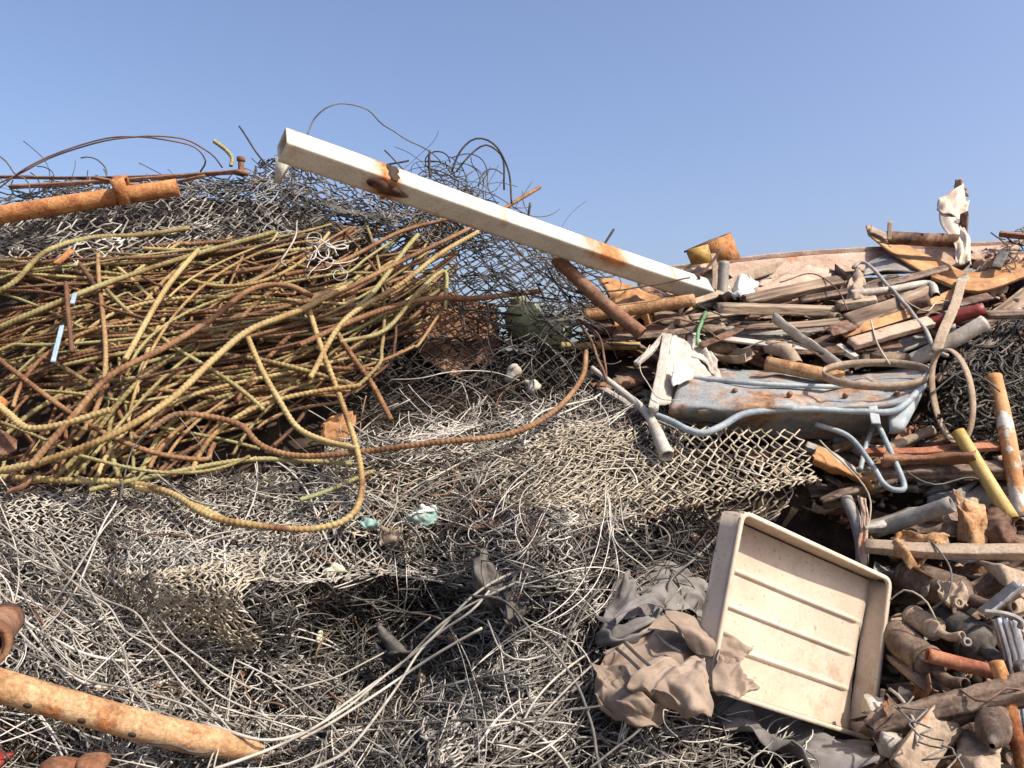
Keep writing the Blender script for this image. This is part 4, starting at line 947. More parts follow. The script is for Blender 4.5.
# ------------------------------------------------------------------ foreground left
root = thing('drilled_pipe', 'long orange rusty pipe with drilled holes lying across the near wire', 'pipe', P(120, 715, 1.66))
pa, pb = P(-60, 668, 1.58), P(262, 752, 1.80)
p = spl(np.array([pa, P(150, 728, 1.72), pb]), 40); r0 = 0.032
m = M(); add_pipe(m, p, r0, .1, 24, .012, 3, np.interp(np.linspace(0, 1, 40), [0, .8, .93, 1], [1, 1, .86, .45]))
mk('tube', m, MT['orange_tan'] if 'orange_tan' in MT else MT['tanrust'], root, smooth=True)
axp = nrm(pb - pa)
for sx in (26, 79, 129):
    c = P(sx, 0, 0)
    s = (sx + 60) / 322; q = pa + (pb - pa) * s
    # the point of the pipe wall that faces down toward the viewer
    v = nrm(CAM - q); v = nrm(v - (v @ axp) * axp); dn = np.array([0, 0, -1.0]); dn = nrm(dn - (dn @ axp) * axp)
    n_ = nrm(v * .8 + dn * .55); q = q + (spl(np.array([pa, P(150, 728, 1.72), pb]), 200)[int(s * 199)] - q)
    e1 = axp; e2 = np.cross(n_, axp)
    t = np.arange(14) / 14 * 2 * math.pi
    V = q + n_ * (r0 + .0012) + np.cos(t)[:, None] * e1 * .0085 + np.sin(t)[:, None] * e2 * .006
    m = M(); m.add(np.vstack([V, V - n_ * .012]), [np.arange(14), np.stack([np.arange(14), np.arange(14) + 14, (np.arange(14) + 1) % 14 + 14, (np.arange(14) + 1) % 14], -1)])
    mk('drilled_hole_shade', m, MT['shade_dark'], root)  # dark disc on the pipe wall paints the shade of a drilled hole
root = thing('flanged_pipe', 'rusty brown pipe mouth jutting in beside the drilled pipe', 'pipe', P(-5, 645, 1.6))
c = P(-17, 645, 1.55); axf = nrm(np.array([0.45, -1.0, 0.08]))
m = M(); add_pipe(m, spl(np.array([c - axf * .25, c]), 10), .038, .16, 28, .01, 4); mk('tube', m, MT['rust'], root, smooth=True)
m = M(); add_pipe(m, spl(np.array([c - axf * .02, c + axf * .012]), 4), .049, .22, 28, .01, 5); mk('flange', m, MT['rust'], root)
lump('rust_lump', 'rounded rusty lump peeping up below the drilled pipe', (60,768,.12), (.045,.04,.02), MT['rust'], 'rusty lump', 9, .1)
lump('rust_lump', 'second rounded rusty lump beside the first below the drilled pipe', (92,764,.12), (.035,.04,.022), MT['rust'], 'rusty lump', 10, .1)
lump('red_scrap', 'dark red scrap in the near wire under the drilled pipe', (2,756,.0), (.022,.02,.015), MT['red'], 'scrap', 11, .4)
lump('foam_chunk', 'yellowed foam crumb on the dark hollow, upper of the two', (333,570,.19), (.024,.018,.018), MT['foam'], 'foam', 12, .35)
lump('foam_chunk', 'yellowed foam crumb hanging lower in the dark hollow', (320,638,.17), (.014,.014,.02), MT['foam'], 'foam', 13, .35)
sheet('plastic_scrap', 'teal and white plastic scrap on the wire shelf below the looping rebar', [[(406,517,.15),(420,510,.16),(438,508,.15)],[(408,523,.155),(422,519,.17),(440,514,.155)],[(414,528,.15),(425,527,.155),(436,522,.15)]], MT['teal'], 'plastic scrap', .018, 2, 14, nu=26, nv=18, tear=.2)
sheet('plastic_scrap', 'white crumpled plastic scrap beside the teal one on the wire shelf', [[(420,507,.17),(430,505,.18),(441,508,.17)],[(409,517,.17),(420,514,.185),(430,513,.17)]], MT['whitefilm'], 'plastic scrap', .014, 2, 15, nu=20, nv=14, tear=.15)
sheet('plastic_scrap', 'small faded teal scrap between the hooked rebar and the white scrap', [[(358,518,.15),(370,516,.16),(380,519,.15)],[(360,526,.15),(372,528,.16),(380,525,.15)]], MT['teal'], 'plastic scrap', .02, 2, 16, nu=14, nv=10, tear=.1)
sheet('plastic_scrap', 'grubby tan plastic scrap under the teal ones', [[(380,528,.1),(392,530,.11),(400,528,.1)],[(378,542,.1),(392,546,.11),(404,542,.1)]], MT['bag'], 'plastic scrap', .02, 2, 17, nu=14, nv=10, tear=.1)
sheet('plastic_shred', 'black torn plastic shred hanging over the wire, larger upper one', [[(470,560,.12),(505,556,.16),(528,558,.14)],[(480,600,.12),(508,604,.16),(532,596,.14)],[(502,622,.12),(514,640,.15),(522,620,.13)]], MT['blackplastic'], 'plastic shred', .06, 2.5, 18, .002, tear=.22)
sheet('plastic_shred', 'narrow black plastic shred beside the larger one', [[(470,548,.1),(480,543,.13),(487,560,.12)],[(474,575,.1),(482,580,.13),(490,585,.12)]], MT['blackplastic'], 'plastic shred', .03, 2.5, 19, .002, nu=16, nv=14, tear=.2)
sheet('plastic_shred', 'grey black plastic shred low in the dark hollow', [[(382,645,.12),(398,640,.14),(415,636,.12)],[(380,660,.12),(395,666,.14),(410,658,.12)]], MT['blackplastic'], 'plastic shred', .05, 2.5, 20, .002, nu=18, nv=14, tear=.2)
sheet('plastic_shred', 'tattered grey shred at the near edge of the wire', [[(412,720,.1),(422,712,.12),(430,722,.1)],[(418,745,.1),(426,750,.12),(434,760,.1)]], MT['blackplastic'], 'plastic shred', .03, 2.5, 21, .002, nu=14, nv=14, tear=.2)
bar('plastic_strip', 'bright green plastic strip standing in the near wire', [(500,725,.08),(494,738,.1),(490,752,.1)], 7, 2, MT['green'], 'plastic strip')
bar('rusty_strip', 'rusty flat strip lying under the edge of the flat tan mesh', [(470,528,.04),(500,522,.06),(530,510,.06)], 10, 3, MT['rust'], 'rusty strip')
bar('rusty_strip', 'dark red rusty angle running beneath the flat tan mesh sheets', [(560,545,.0),(640,515,.02),(700,500,.0)], 16, 10, MT['darkrust'], 'rusty strip', 'L')
LW = [
 ([(-20,510,.12),(60,570,.14),(130,630,.15),(190,690,.15),(240,740,.15)], 'pale wire running straight down the near slope from the edge'),
 ([(-20,530,.11),(70,580,.14),(140,620,.16),(200,680,.16),(270,720,.14)], 'pale wire crossing its neighbours down the near slope'),
 ([(20,520,.12),(90,590,.15),(120,650,.15),(150,720,.15)], 'pale wire bending steeply down the near slope'),
 ([(-10,610,.12),(40,650,.14),(90,680,.14),(170,700,.14),(230,720,.14)], 'pale wire slanting just above the drilled pipe'),
 ([(80,555,.13),(150,610,.15),(190,650,.16),(250,690,.15)], 'pale wire through the middle of the near slope'),
 ([(155,612,.14),(165,570,.16),(200,540,.17),(250,528,.16),(300,523,.14)], 'pale wire pair bow beneath the looping rebar, outer one'),
 ([(150,620,.14),(162,580,.16),(195,548,.17),(245,533,.16),(290,528,.14)], 'pale wire pair bow beneath the looping rebar, inner one'),
 ([(235,660,.15),(290,690,.17),(320,715,.17),(345,745,.16),(360,775,.16)], 'pale wire dropping to the near edge left of the bundle'),
 ([(200,722,.16),(260,740,.17),(310,730,.17),(350,700,.17),(400,665,.17),(440,625,.17),(480,600,.16),(520,580,.15),(560,556,.14)], 'thick pale wire at the lower side of the diagonal bundle'),
 ([(215,768,.17),(280,745,.18),(340,712,.18),(390,672,.18),(430,640,.17),(478,592,.16),(540,560,.15)], 'thick pale wire in the middle of the diagonal bundle'),
 ([(300,740,.17),(360,705,.18),(400,678,.18),(440,652,.18),(482,628,.17)], 'thick pale wire ending mid slope in the diagonal bundle'),
 ([(310,770,.18),(350,748,.18),(395,690,.18),(425,645,.17),(470,612,.16),(490,590,.16)], 'thick pale wire along the steep side of the diagonal bundle'),
 ([(290,690,.15),(340,675,.17),(380,655,.17),(400,640,.16),(430,618,.16)], 'thin pale wire joining the diagonal bundle from the hollow'),
 ([(330,605,.14),(365,600,.16),(400,608,.16),(440,620,.15)], 'pale wire bridging the dark hollow'),
 ([(470,595,.16),(500,600,.18),(530,628,.18),(565,665,.18),(590,720,.17),(600,770,.17)], 'dark thick wire curving from the bundle to the near edge'),
 ([(480,535,.1),(520,520,.13),(545,508,.14),(560,518,.14),(548,545,.14)], 'pale wire hairpin on top of the wire shelf end'),
 ([(488,620,.14),(500,650,.16),(520,660,.16),(545,655,.15)], 'pale wire crook below the black plastic shred'),
 ([(570,640,.14),(590,600,.16),(608,570,.16),(612,540,.15),(600,522,.14),(580,515,.12)], 'grey wire hoop in front of the grey canvas'),
 ([(560,660,.15),(580,610,.17),(606,585,.17)], 'pale wire pair leaning to the grey canvas'),
 ([(330,725,.15),(420,722,.17),(520,720,.18),(600,705,.2),(662,705,.2)], 'dark wire stretched level across the near slope to the sacking'),
 ([(590,768,.2),(620,745,.22),(650,720,.24),(668,700,.25),(660,690,.25),(640,680,.24),(605,695,.2)], 'grey wire doubled back in front of the brown sacking'),
 ([(390,380,.12),(420,378,.14),(450,372,.14),(490,372,.13),(520,380,.1)], 'pale twisted wire low on the hanging mesh'),
 ([(140,478,.15),(150,470,.17),(165,480,.16),(190,500,.14),(240,508,.13)], 'thin pale wire loop at the heap foot'),
 ([(120,500,.14),(130,455,.2),(150,430,.24),(180,412,.26)], 'thin grey wire climbing the heap foot'),
 ([(0,640,.12),(50,665,.14),(110,720,.15),(180,750,.2),(215,750,.2)], 'dark wire curling over the end of the drilled pipe'),
]
for seq, lb in LW:
    thick = 'thick' in lb
    wire('loose_wire', lb, seq, 0.0038 if thick else 0.0026, MT['greywire'] if 'dark' in lb or 'grey' in lb else MT['palewire'], tone=.62 if thick else .5)

# ------------------------------------------------------------------ the cream tray
TD = 2.10
TL = P(743, 512, TD)
e1 = np.array([0.2477, 0.1276, -0.118]) * TD
e2 = np.array([-0.0563, -0.0669, -0.1987]) * TD
Wd, Hd = np.linalg.norm(e1), np.linalg.norm(e2)
u1 = nrm(e1); u2 = nrm(e2 - (e2 @ u1) * u1); nn = nrm(np.cross(u1, u2))
if nn[1] > 0: nn = -nn
dep = 0.072
def tp(a, b, c): return TL + u1 * a * Wd + u2 * b * Hd + nn * (c - 0.0)
root = thing('storage_tray', 'cream ribbed plastic tray standing on edge beside the brown sacking', 'tray', tp(.5, 1, -dep / 2))
nb, na = 120, 30
bs = np.linspace(0, 1, nb); rib = np.zeros(nb)
for q in (.30, .52, .75):
    rib += np.exp(-((bs - q) / .012) ** 4) * .009 
G = np.array([[tp(.02 + .96 * a, .02 + .96 * b, -dep + .004 + (rr if .01 < a < .965 else rr * .1)) for a in np.linspace(0, 1, na)] for b, rr in zip(bs, rib)])
G = G + nn * 0.004 * Noise(2, 8, 5, 3, 9)(np.stack(np.meshgrid(np.linspace(0, 1, na), np.linspace(0, 1, nb)), -1))[..., None]
m = M(); add_grid(m, G, .004); o = mk('base_panel', m, MT['cream'], root)
for (a0, b0, a1, b1) in ((0, 0, 1, 0), (1, 0, 1, 1), (1, 1, 0, 1), (0, 1, 0, 0)):
    m = M(); q0, q1 = tp(a0, b0, -dep / 2), tp(a1, b1, -dep / 2)
    inward = nrm(tp(.5, .5, -dep / 2) - (q0 + q1) / 2)
    dirv = nrm(q1 - q0)
    add_sweep(m, spl(np.array([q0 + dirv * .004, q1 - dirv * .004]), 12), prof('box', dep / 2, .0035), inward, jit=.0006)
    mk('side_wall', m, MT['cream'], root)
rim = [tp(a, b, .001) for a, b in ((0, 0), (1, 0), (1, 1), (0, 1))]
loop = []
for k in range(4):   # rolled lip with rounded corners
    p0, p1, p2 = np.array(rim[k - 1]), np.array(rim[k]), np.array(rim[(k + 1) % 4])
    a_, b_ = p1 + nrm(p0 - p1) * .03, p1 + nrm(p2 - p1) * .03
    for t in np.linspace(0, 1, 6): loop.append((1 - t) ** 2 * a_ + 2 * t * (1 - t) * p1 + t * t * b_)
loop = np.array(loop); n = len(loop)
seg = np.roll(loop, -1, 0) - np.roll(loop, 1, 0); tg = nrm(seg); outw = nrm(np.cross(tg, nn))
pr = np.array([(-.006, -.008), (.005, -.008), (.0065, -.005), (.0065, .002), (.004, .004), (-.006, .004)])
V = loop[:, None] + pr[None, :, :1] * outw[:, None] + pr[None, :, 1:] * nn
K = len(pr); i = np.arange(n)[:, None] * K; j = ((np.arange(n) + 1) % n)[:, None] * K; k = np.arange(K)[None]; k2 = (k + 1) % K
m = M(); m.add(V, [np.stack([i + k, i + k2, j + k2, j + k], -1).reshape(-1, 4)]); mk('rim', m, MT['cream'], root)

# ------------------------------------------------------------------ sacking, canvas and grey tarp around the tray
root = thing('canvas', 'grey canvas bundle crumpled behind the brown sacking', 'canvas', S(650, 620, .1))
def cfold(name, rows, amp, f, seed, nu=40, nv=32): sheet(name, None, rows, MT['canvas'], amp=amp, f=f, seed=seed, thick=.0025, nu=nu + 16, nv=nv + 12, parent=root, smooth=True, soft=3)
cfold('back_fold', [[(640,566,.0),(664,556,.03),(690,572,.02),(714,586,.0)],[(632,590,.04),(664,584,.07),(694,596,.05),(712,604,.02)],[(650,612,.06),(676,612,.08),(696,616,.06),(710,624,.03)]], .03, 2.2, 311)
cfold('upper_fold', [[(614,584,.06),(630,574,.1),(648,582,.08)],[(606,602,.12),(628,598,.18),(652,604,.14)],[(604,620,.16),(626,620,.2),(650,620,.18)]], .035, 2.0, 312)
cfold('lower_fold', [[(600,614,.14),(622,622,.2),(648,616,.22),(662,608,.2)],[(596,634,.16),(618,638,.23),(642,634,.24),(664,622,.2)],[(600,650,.12),(622,648,.18),(646,640,.2),(664,632,.16)]], .035, 2.2, 313)
cfold('strap', [[(614,614,.24),(634,598,.27),(652,594,.28),(664,600,.26)],[(616,622,.25),(636,606,.29),(652,602,.3),(664,612,.27)]], .012, 1.6, 314, 30, 10)
root = thing('sack', 'torn brown sacking bag crumpled against the foot of the cream tray', 'sack', S(670, 700, .15))
def fold(name, rows, amp, f, seed, mt='bag', nu=44, nv=36, tear=.04):
    rows = [[(x, y, l + .05 + .11 * min(1, max(0, (x - 640) / 70))) for x, y, l in r] for r in rows]
    sheet(name, None, rows, MT[mt], amp=amp, f=f, seed=seed, thick=.0025, nu=nu + 16, nv=nv + 16, parent=root, smooth=True, soft=3)
fold('back_panel', [[(606,650,.14),(640,634,.16),(676,618,.16),(712,632,.12)],[(598,672,.18),(635,662,.2),(676,648,.2),(720,655,.14)],[(600,700,.16),(636,700,.17),(680,684,.17),(716,680,.12)]], .035, 2.2, 301)
fold('top_flap', [[(664,612,.26),(690,614,.27),(722,634,.26),(751,651,.24)],[(672,626,.30),(696,636,.31),(722,648,.29),(748,656,.25)],[(690,648,.27),(706,656,.27),(724,660,.27),(738,664,.26)]], .018, 1.8, 302, nu=50, nv=22)
fold('front_fold', [[(640,684,.27),(664,664,.31),(690,654,.33),(704,656,.32)],[(628,694,.27),(664,684,.34),(694,678,.37),(708,682,.34)],[(636,702,.22),(668,700,.29),(698,704,.33),(714,706,.28)],[(664,708,.2),(690,712,.27),(706,714,.28),(712,716,.25)]], .035, 2.2, 303, nu=54, nv=44)
fold('side_fold', [[(716,652,.30),(726,650,.32),(738,662,.30)],[(714,674,.34),(732,674,.36),(749,678,.31)],[(716,690,.32),(734,694,.34),(751,690,.30)],[(722,694,.28),(732,697,.3),(742,694,.28)]], .025, 1.8, 304, nu=34, nv=34)
fold('lower_fold', [[(596,668,.2),(616,666,.26),(628,676,.28),(634,694,.26)],[(594,690,.18),(616,694,.24),(636,702,.27),(650,704,.24)],[(600,712,.1),(624,722,.16),(648,724,.2),(664,716,.18)]], .035, 2.2, 305)
for seq in ([(624,642,.24),(636,654,.265),(652,668,.27)], [(616,648,.235),(630,660,.26),(646,676,.27)], [(656,634,.24),(666,644,.26),(680,652,.27)]):
    seq = [(x, y, l + .055 + .11 * min(1, max(0, (x - 640) / 70))) for x, y, l in seq]
    p = spl(pts_of(seq), 16); m = M(); add_sweep(m, p, prof('box', .004, .0012), (0, -.8, .5)); mk('strap', m, MT['sackline'], root)
sheet('tarpaulin', 'grey tarpaulin sheet sagging beneath the cream tray', [[(712,690,.02),(780,712,.0),(870,745,-.05)],[(715,716,.10),(790,738,.06),(880,760,.02)],[(735,738,.12),(800,758,.1),(880,772,.06)]], MT['canvas'], 'tarpaulin', .045, 2.2, 36, .003, 60, 40, tear=.05)
bar('pipe_stub', 'pale plastic pipe poking out below the tray corner', [(872,705,.1),(893,748,.14)], 20, 20, MT['whiteplastic'], 'pipe', 'box')

# ------------------------------------------------------------------ wheelbarrow and the pieces round it
root = thing('wheelbarrow', 'faded blue steel wheelbarrow lying tipped with rusty tub and bent rails', 'wheelbarrow', S(800, 425, .1))
G = loft([[(700,368,.0),(780,372,.02),(860,374,.02),(915,364,.0)],
          [(682,377,.12),(760,384,.14),(850,386,.15),(930,372,.12)],
          [(678,388,.19),(755,396,.22),(850,398,.23),(922,388,.18)],
          [(672,402,.20),(755,407,.25),(850,408,.26),(908,404,.20)],
          [(668,414,.15),(750,414,.19),(850,414,.19),(900,412,.15)],
          [(674,424,.03),(750,427,.05),(850,427,.05),(896,424,.06)],
          [(690,433,-.08),(760,438,-.07),(850,438,-.07),(889,431,-.04)]], 60, 44)
G = crease(G, .018, 3, 3.2)
m = M(); add_grid(m, G, .004); mk('tub', m, MT['bluepaint'], root)
def part_tube(name, seq, wpx, mt, par, sides=10):
    p = spl(pts_of(seq), 10 * len(seq)); m = M(); add_tubes(m, p, px2m(wpx, p) / 2, sides); return mk(name, m, mt, par, smooth=True)
part_tube('rim', [(684,377,.15),(760,384,.19),(850,387,.19),(905,386,.19),(930,372,.17),(928,366,.1)], 5, MT['bluerail'], root)
part_tube('frame_rail', [(640,410,.12),(668,420,.17),(688,430,.2),(704,433,.21),(722,426,.22),(748,413,.23),(800,409,.24),(850,411,.24),(888,412,.23),(905,404,.22),(932,376,.18)], 7, MT['bluerail'], root)
part_tube('leg', [(876,420,.15),(888,446,.17),(904,484,.18),(897,490,.18),(884,484,.18),(870,462,.17),(848,436,.15),(815,424,.12)], 5.5, MT['bluerail'], root)
part_tube('leg', [(874,424,.08),(866,446,.1),(860,470,.1)], 5, MT['bluerail'], root)
bar('latch', None, [(697,411,.2),(735,406,.22)], 7, 4, MT['tan'], parent=root)
for bx, by, bl in ((735,391,.235),(790,394,.25),(846,395,.25),(897,394,.24)):
    c = S(bx, by, bl); m = M(); add_tubes(m, spl(np.array([c + [0, .012, -.006], c + [0, -.004, .004]]), 3), .010, 6); mk('bolt', m, MT['rust'], root)
bar('bracket', None, [(872,404,.255),(876,424,.22)], 9, 2, MT['bluerail'], parent=root)
sheet('side_panel', None, [[(888,412,.2),(906,408,.2),(926,386,.17)],[(890,428,.18),(904,428,.18),(918,402,.14)],[(888,434,.12),(898,432,.12),(908,418,.1)]], MT['bluerail'], amp=.004, parent=root, nu=16, nv=12, smooth=True)
hc = S(877, 374, .26); dpt = hc[1] / F
hoop('iron_hoop', 'flat oval iron hoop lying level on the wheelbarrow tub', hc, (54 * dpt, .02, 2 * dpt), (0.0, .10, .045), (0, -.35, 1), .028, .005, MT['tan'], seed=1)
hc = S(952, 395, .2); dpt = hc[1] / F
hoop('iron_hoop', 'oval iron hoop standing on end beside the black mesh', hc, (.035, -.06, -3 * dpt), (-3 * dpt, .01, 48 * dpt), (.87, .5, .05), .032, .006, MT['tan'], seed=2)
# broken white casing and the white pole
root = thing('broken_casing', 'broken dirty white plastic casing standing at the wheelbarrow tip', 'casing', S(680, 375, .15))
sheet('shell', None, [[(664,334,.14),(680,336,.1),(700,352,.05)],[(668,348,.2),(690,352,.14),(712,368,.05)],[(660,380,.22),(680,376,.16),(716,382,.06)],[(652,410,.22),(668,408,.18),(690,396,.1)]], MT['whiteplastic'], amp=.025, seed=41, parent=root, tear=.06)
bar('frame', None, [(665,335,.22),(650,352,.22),(636,364,.2)], 6, 4, MT['whiteplastic'], parent=root)
bar('frame', None, [(667,336,.23),(661,372,.25),(653,410,.25)], 9, 6, MT['whiteplastic'], parent=root)
sheet('flap', None, [[(686,332,.1),(700,338,.1),(718,362,.06)],[(690,360,.12),(704,362,.1),(722,385,.06)]], MT['whiteplastic'], amp=.02, seed=42, parent=root, nu=18, nv=14)
sheet('label_plate', None, [[(674,365,.26),(686,364,.25),(694,370,.22)],[(672,378,.26),(684,376,.26),(693,378,.23)],[(673,386,.26),(680,384,.26),(684,382,.25)]], MT['whitefilm'], amp=.006, seed=43, parent=root, nu=14, nv=12)
pipe('white_pole', 'dirty white pole with a flattened bent foot resting on the mesh edge', [(592,368,.12),(620,390,.16),(644,410,.18),(655,428,.18),(660,440,.17),(667,456,.16)], 8, MT['whiteplastic'], 'pole', rs=[.7,.8,.9,1.0,1.1,1.5,1.7])
bar('thin_rail', 'thin grey rail lying behind the white pole', [(604,390,.05),(640,412,.08),(668,428,.1)], 7, 5, MT['greysteel'], 'rail')
wire('loose_wire', 'doubled rusty wire leaning before the white pole', [(576,318,.16),(590,340,.16),(600,362,.16),(606,380,.16)], 0.006, MT['brownwire'])
wire('loose_wire', 'second rusty wire leaning with its twin before the white pole', [(576,318,.16),(595,332,.18),(604,352,.18),(606,380,.16)], 0.005, MT['brownwire'])

# ------------------------------------------------------------------ the right hand skyline
pipe('rusty_pipe', 'brown rusty pipe slanting down under the lower end of the white beam', [(556,258,3.3),(600,300,3.25),(642,334,3.2)], 14, MT['rust'], absd=True)
pipe('rusty_pipe', 'dusty orange pipe lying level behind the slanting brown pipe', [(584,316,3.35),(640,308,3.35),(694,300,3.35)], 13, MT['tanrust'], absd=True)
pipe('rusty_pipe', 'thin olive pipe lying below the dusty orange one', [(560,346,3.3),(598,346,3.3),(640,346,3.3)], 8, MT['rebar_tan'], absd=True)
root = thing('channel_beam', 'long pale rust channel beam lying level along the skyline', 'beam', P(830, 264, 4.0))
bar('web', None, [(640,286,4.1),(800,268,4.0),(1020,256,3.95)], 26, 8, MT['pinkrust'], up=(0.05, -.78, .62), absd=True, n=50, parent=root)
bar('flange', None, [(642,272,4.16),(800,254,4.07),(1020,243,4.02)], 5, 14, MT['pinkrust'], up=(0, .95, .1), absd=True, n=50, parent=root)
root = thing('yellow_bracket', 'yellow painted rusty steel bracket cocked up on the skyline beam', 'bracket', P(712, 255, 3.95))
m = M()
def poly_plate(m, pts, d0, th, dvec=(0, 1, 0)):
    V = np.array([P(*q) if len(q) == 3 else P(q[0], q[1], d0) for q in pts]); n = len(V); k = np.arange(n); k2 = (k + 1) % n
    m.add(np.vstack([V, V + np.array(dvec) * th]), [k[::-1], k + n, np.stack([k, k2, k2 + n, k + n], -1)]); return m
poly_plate(m, [(686,250,3.9),(708,244,3.86),(713,262,3.86),(692,265,3.9)], 3.9, .012); mk('side_plate', m, MT['yellow'], root)
m = M(); poly_plate(m, [(708,243,3.87),(731,233,3.95),(741,259,3.95),(714,262,3.87)], 3.9, .012); mk('face_plate', m, MT['orange'], root)
m = M(); poly_plate(m, [(684,251,3.93),(707,242,3.87),(731,232,3.95),(709,240,4.05)], 3.9, .01, (0, 0, -1)); mk('top_plate', m, MT['darkrust'], root)
sheet('yellow_bracket_scrap', 'bent yellow and brown steel scrap under the white beam', [[(610,300,.05),(630,290,.08),(650,296,.06)],[(612,325,.06),(632,320,.1),(655,318,.08)],[(622,332,.04),(632,330,.06),(644,326,.06)]], MT['ochre'], 'scrap', .03, 1.6, 51, .006, 20, 16, tear=.1)
sheet('brown_sheet', 'dark brown bent plate behind the brown slanting pipe', [[(598,276,-.05),(630,286,.0),(668,300,-.02)],[(610,300,.0),(640,306,.05),(670,312,.02)]], MT['ochre'], 'plate', .02, 1.6, 52, .006, 20, 14)
pipe('steel_stub', 'short grey pipe stub upright in front of the skyline beam', [(724,262,3.6),(722,296,3.58)], 11, MT['greysteel'], absd=True)
bar('flat_bar', 'pale rusty strip standing beside the grey pipe stub', [(713,254,3.6),(715,275,3.58),(714,290,3.56)], 5, 2, MT['tan'], 'flat bar', absd=True)
m = M(); cc = P(695, 279, 3.55); add_pipe(m, spl(np.array([cc, cc + [.01, .02, 0]]), 3), .021, .5, 20)
tag(mk('washer', m, MT['darkrust']), 'dark round washer facing out below the yellow bracket', 'washer')
wire('loose_wire', 'straight steel rod leaning beside the round washer', [(700,276,3.52),(712,262,3.52),(722,248,3.52)], .006, MT['brownwire'], 'rod', absd=True)
sheet('plastic_sheet', 'crumpled white plastic sheet beside the lower end of the white beam', [[(722,288,.1),(742,282,.14),(760,286,.12)],[(720,296,.16),(742,293,.2),(758,300,.16)],[(735,302,.16),(748,304,.18),(760,306,.15)]], MT['whitefilm'], 'plastic sheet', .05, 2, 53, .003, 26, 22, tear=.08)
sheet('rusty_sheet', 'pale rusty torn sheet lying before the skyline beam', [[(756,284,.0),(800,268,.02),(840,262,.0)],[(752,292,.08),(800,280,.1),(836,272,.06)],[(760,300,.1),(800,290,.12),(830,282,.1)]], MT['pinkrust'], 'sheet', .03, 2, 54, .004, 30, 20, tear=.1)

sheet('ochre_plate', 'long ochre steel plate bent up at its end on the skyline', [
 [(866,226,.05),(900,244,.0),(940,262,-.04),(975,274,-.05),(1030,258,-.05),(1080,245,-.05)],
 [(868,234,.12),(898,258,.12),(938,280,.12),(978,290,.12),(1030,272,.1),(1080,258,.1)]], MT['ochre'], 'plate', .006, 1.5, 55, .01, 60, 10)
bar('plate_edge', 'yellow folded lip below the bent ochre plate', [(934,277,.15),(975,289,.15),(1030,272,.13),(1080,258,.13)], 8, 4, MT['ochre'], 'steel strip', up=(0, -.8, .5))
sheet('rusty_gusset', 'torn rusty gusset corner at the tip of the ochre plate', [[(870,224,.12),(880,230,.14),(893,232,.14)],[(866,234,.14),(880,236,.16),(895,243,.15)]], MT['tan'], 'gusset', .01, 2, 56, .005, 12, 10, tear=.1)
bar('angle_iron', 'dark red angle iron resting on the bent ochre plate', [(884,237,3.72),(952,240,3.8)], 15, 13, MT['darkrust'], 'angle iron', 'L', up=(0, -.3, .95), absd=True)
bar('angle_iron', 'dark upright angle iron behind the torn cream panel', [(968,214,3.95),(964,252,3.95)], 12, 8, MT['darkrust'], 'angle iron', 'L', up=(0.4, -.9, 0), absd=True)
bar('flat_bar', 'thin bent tab standing on the dark red angle iron', [(890,222,3.68),(889,240,3.68)], 4, 2, MT['tan'], 'tab', absd=True)
root = thing('twisted_sheet', 'torn cream metal panel twisted upright on the skyline', 'panel', S(958, 225, .1))
sheet('lower_sheet', None, [[(938,210,.14),(950,210,.16),(960,222,.14)],[(942,224,.16),(952,222,.18),(966,232,.16)],[(952,240,.18),(960,238,.2),(970,248,.18)],[(956,262,.2),(963,264,.21),(972,264,.2)]], MT['cream'], amp=.02, seed=57, parent=root, nu=20, nv=26, thick=.004)
sheet('upper_sheet', None, [[(955,192,.1),(962,188,.1),(968,204,.1)],[(938,198,.18),(954,196,.2),(968,208,.16)],[(938,210,.16),(950,216,.2),(966,216,.16)]], MT['cream'], amp=.025, seed=58, parent=root, nu=20, nv=20, thick=.004)
sheet('curled_tip', None, [[(955,180,.08),(960,178,.1),(966,190,.1)],[(955,190,.1),(961,194,.12),(968,198,.1)]], MT['tan'], amp=.02, seed=59, parent=root, nu=12, nv=10, thick=.004)
sheet('grey_board', 'grey board slanting under the bent ochre plate', [[(868,262,.0),(890,254,.02),(920,258,.0)],[(862,276,.08),(890,270,.1),(922,274,.08)]], MT['greysteel'], 'board', .006, 1.5, 60, .01, 14, 10)
bar('wood_block', 'pale broken block behind the torn panel on the skyline beam', [(968,262,3.9),(1000,258,3.9)], 22, 14, MT['pinkrust'], 'block', absd=True, jit=.6)
bar('rusty_strip', 'rusty strip lying on the black mesh tuft at the skyline', [(1000,234,.12),(1020,236,.14),(1060,240,.14)], 8, 5, MT['rust'], 'rusty strip')
bar('black_strap', 'dark strap hanging over the skyline block', [(1004,252,.1),(996,268,.12)], 9, 3, MT['blackplastic'], 'strap')

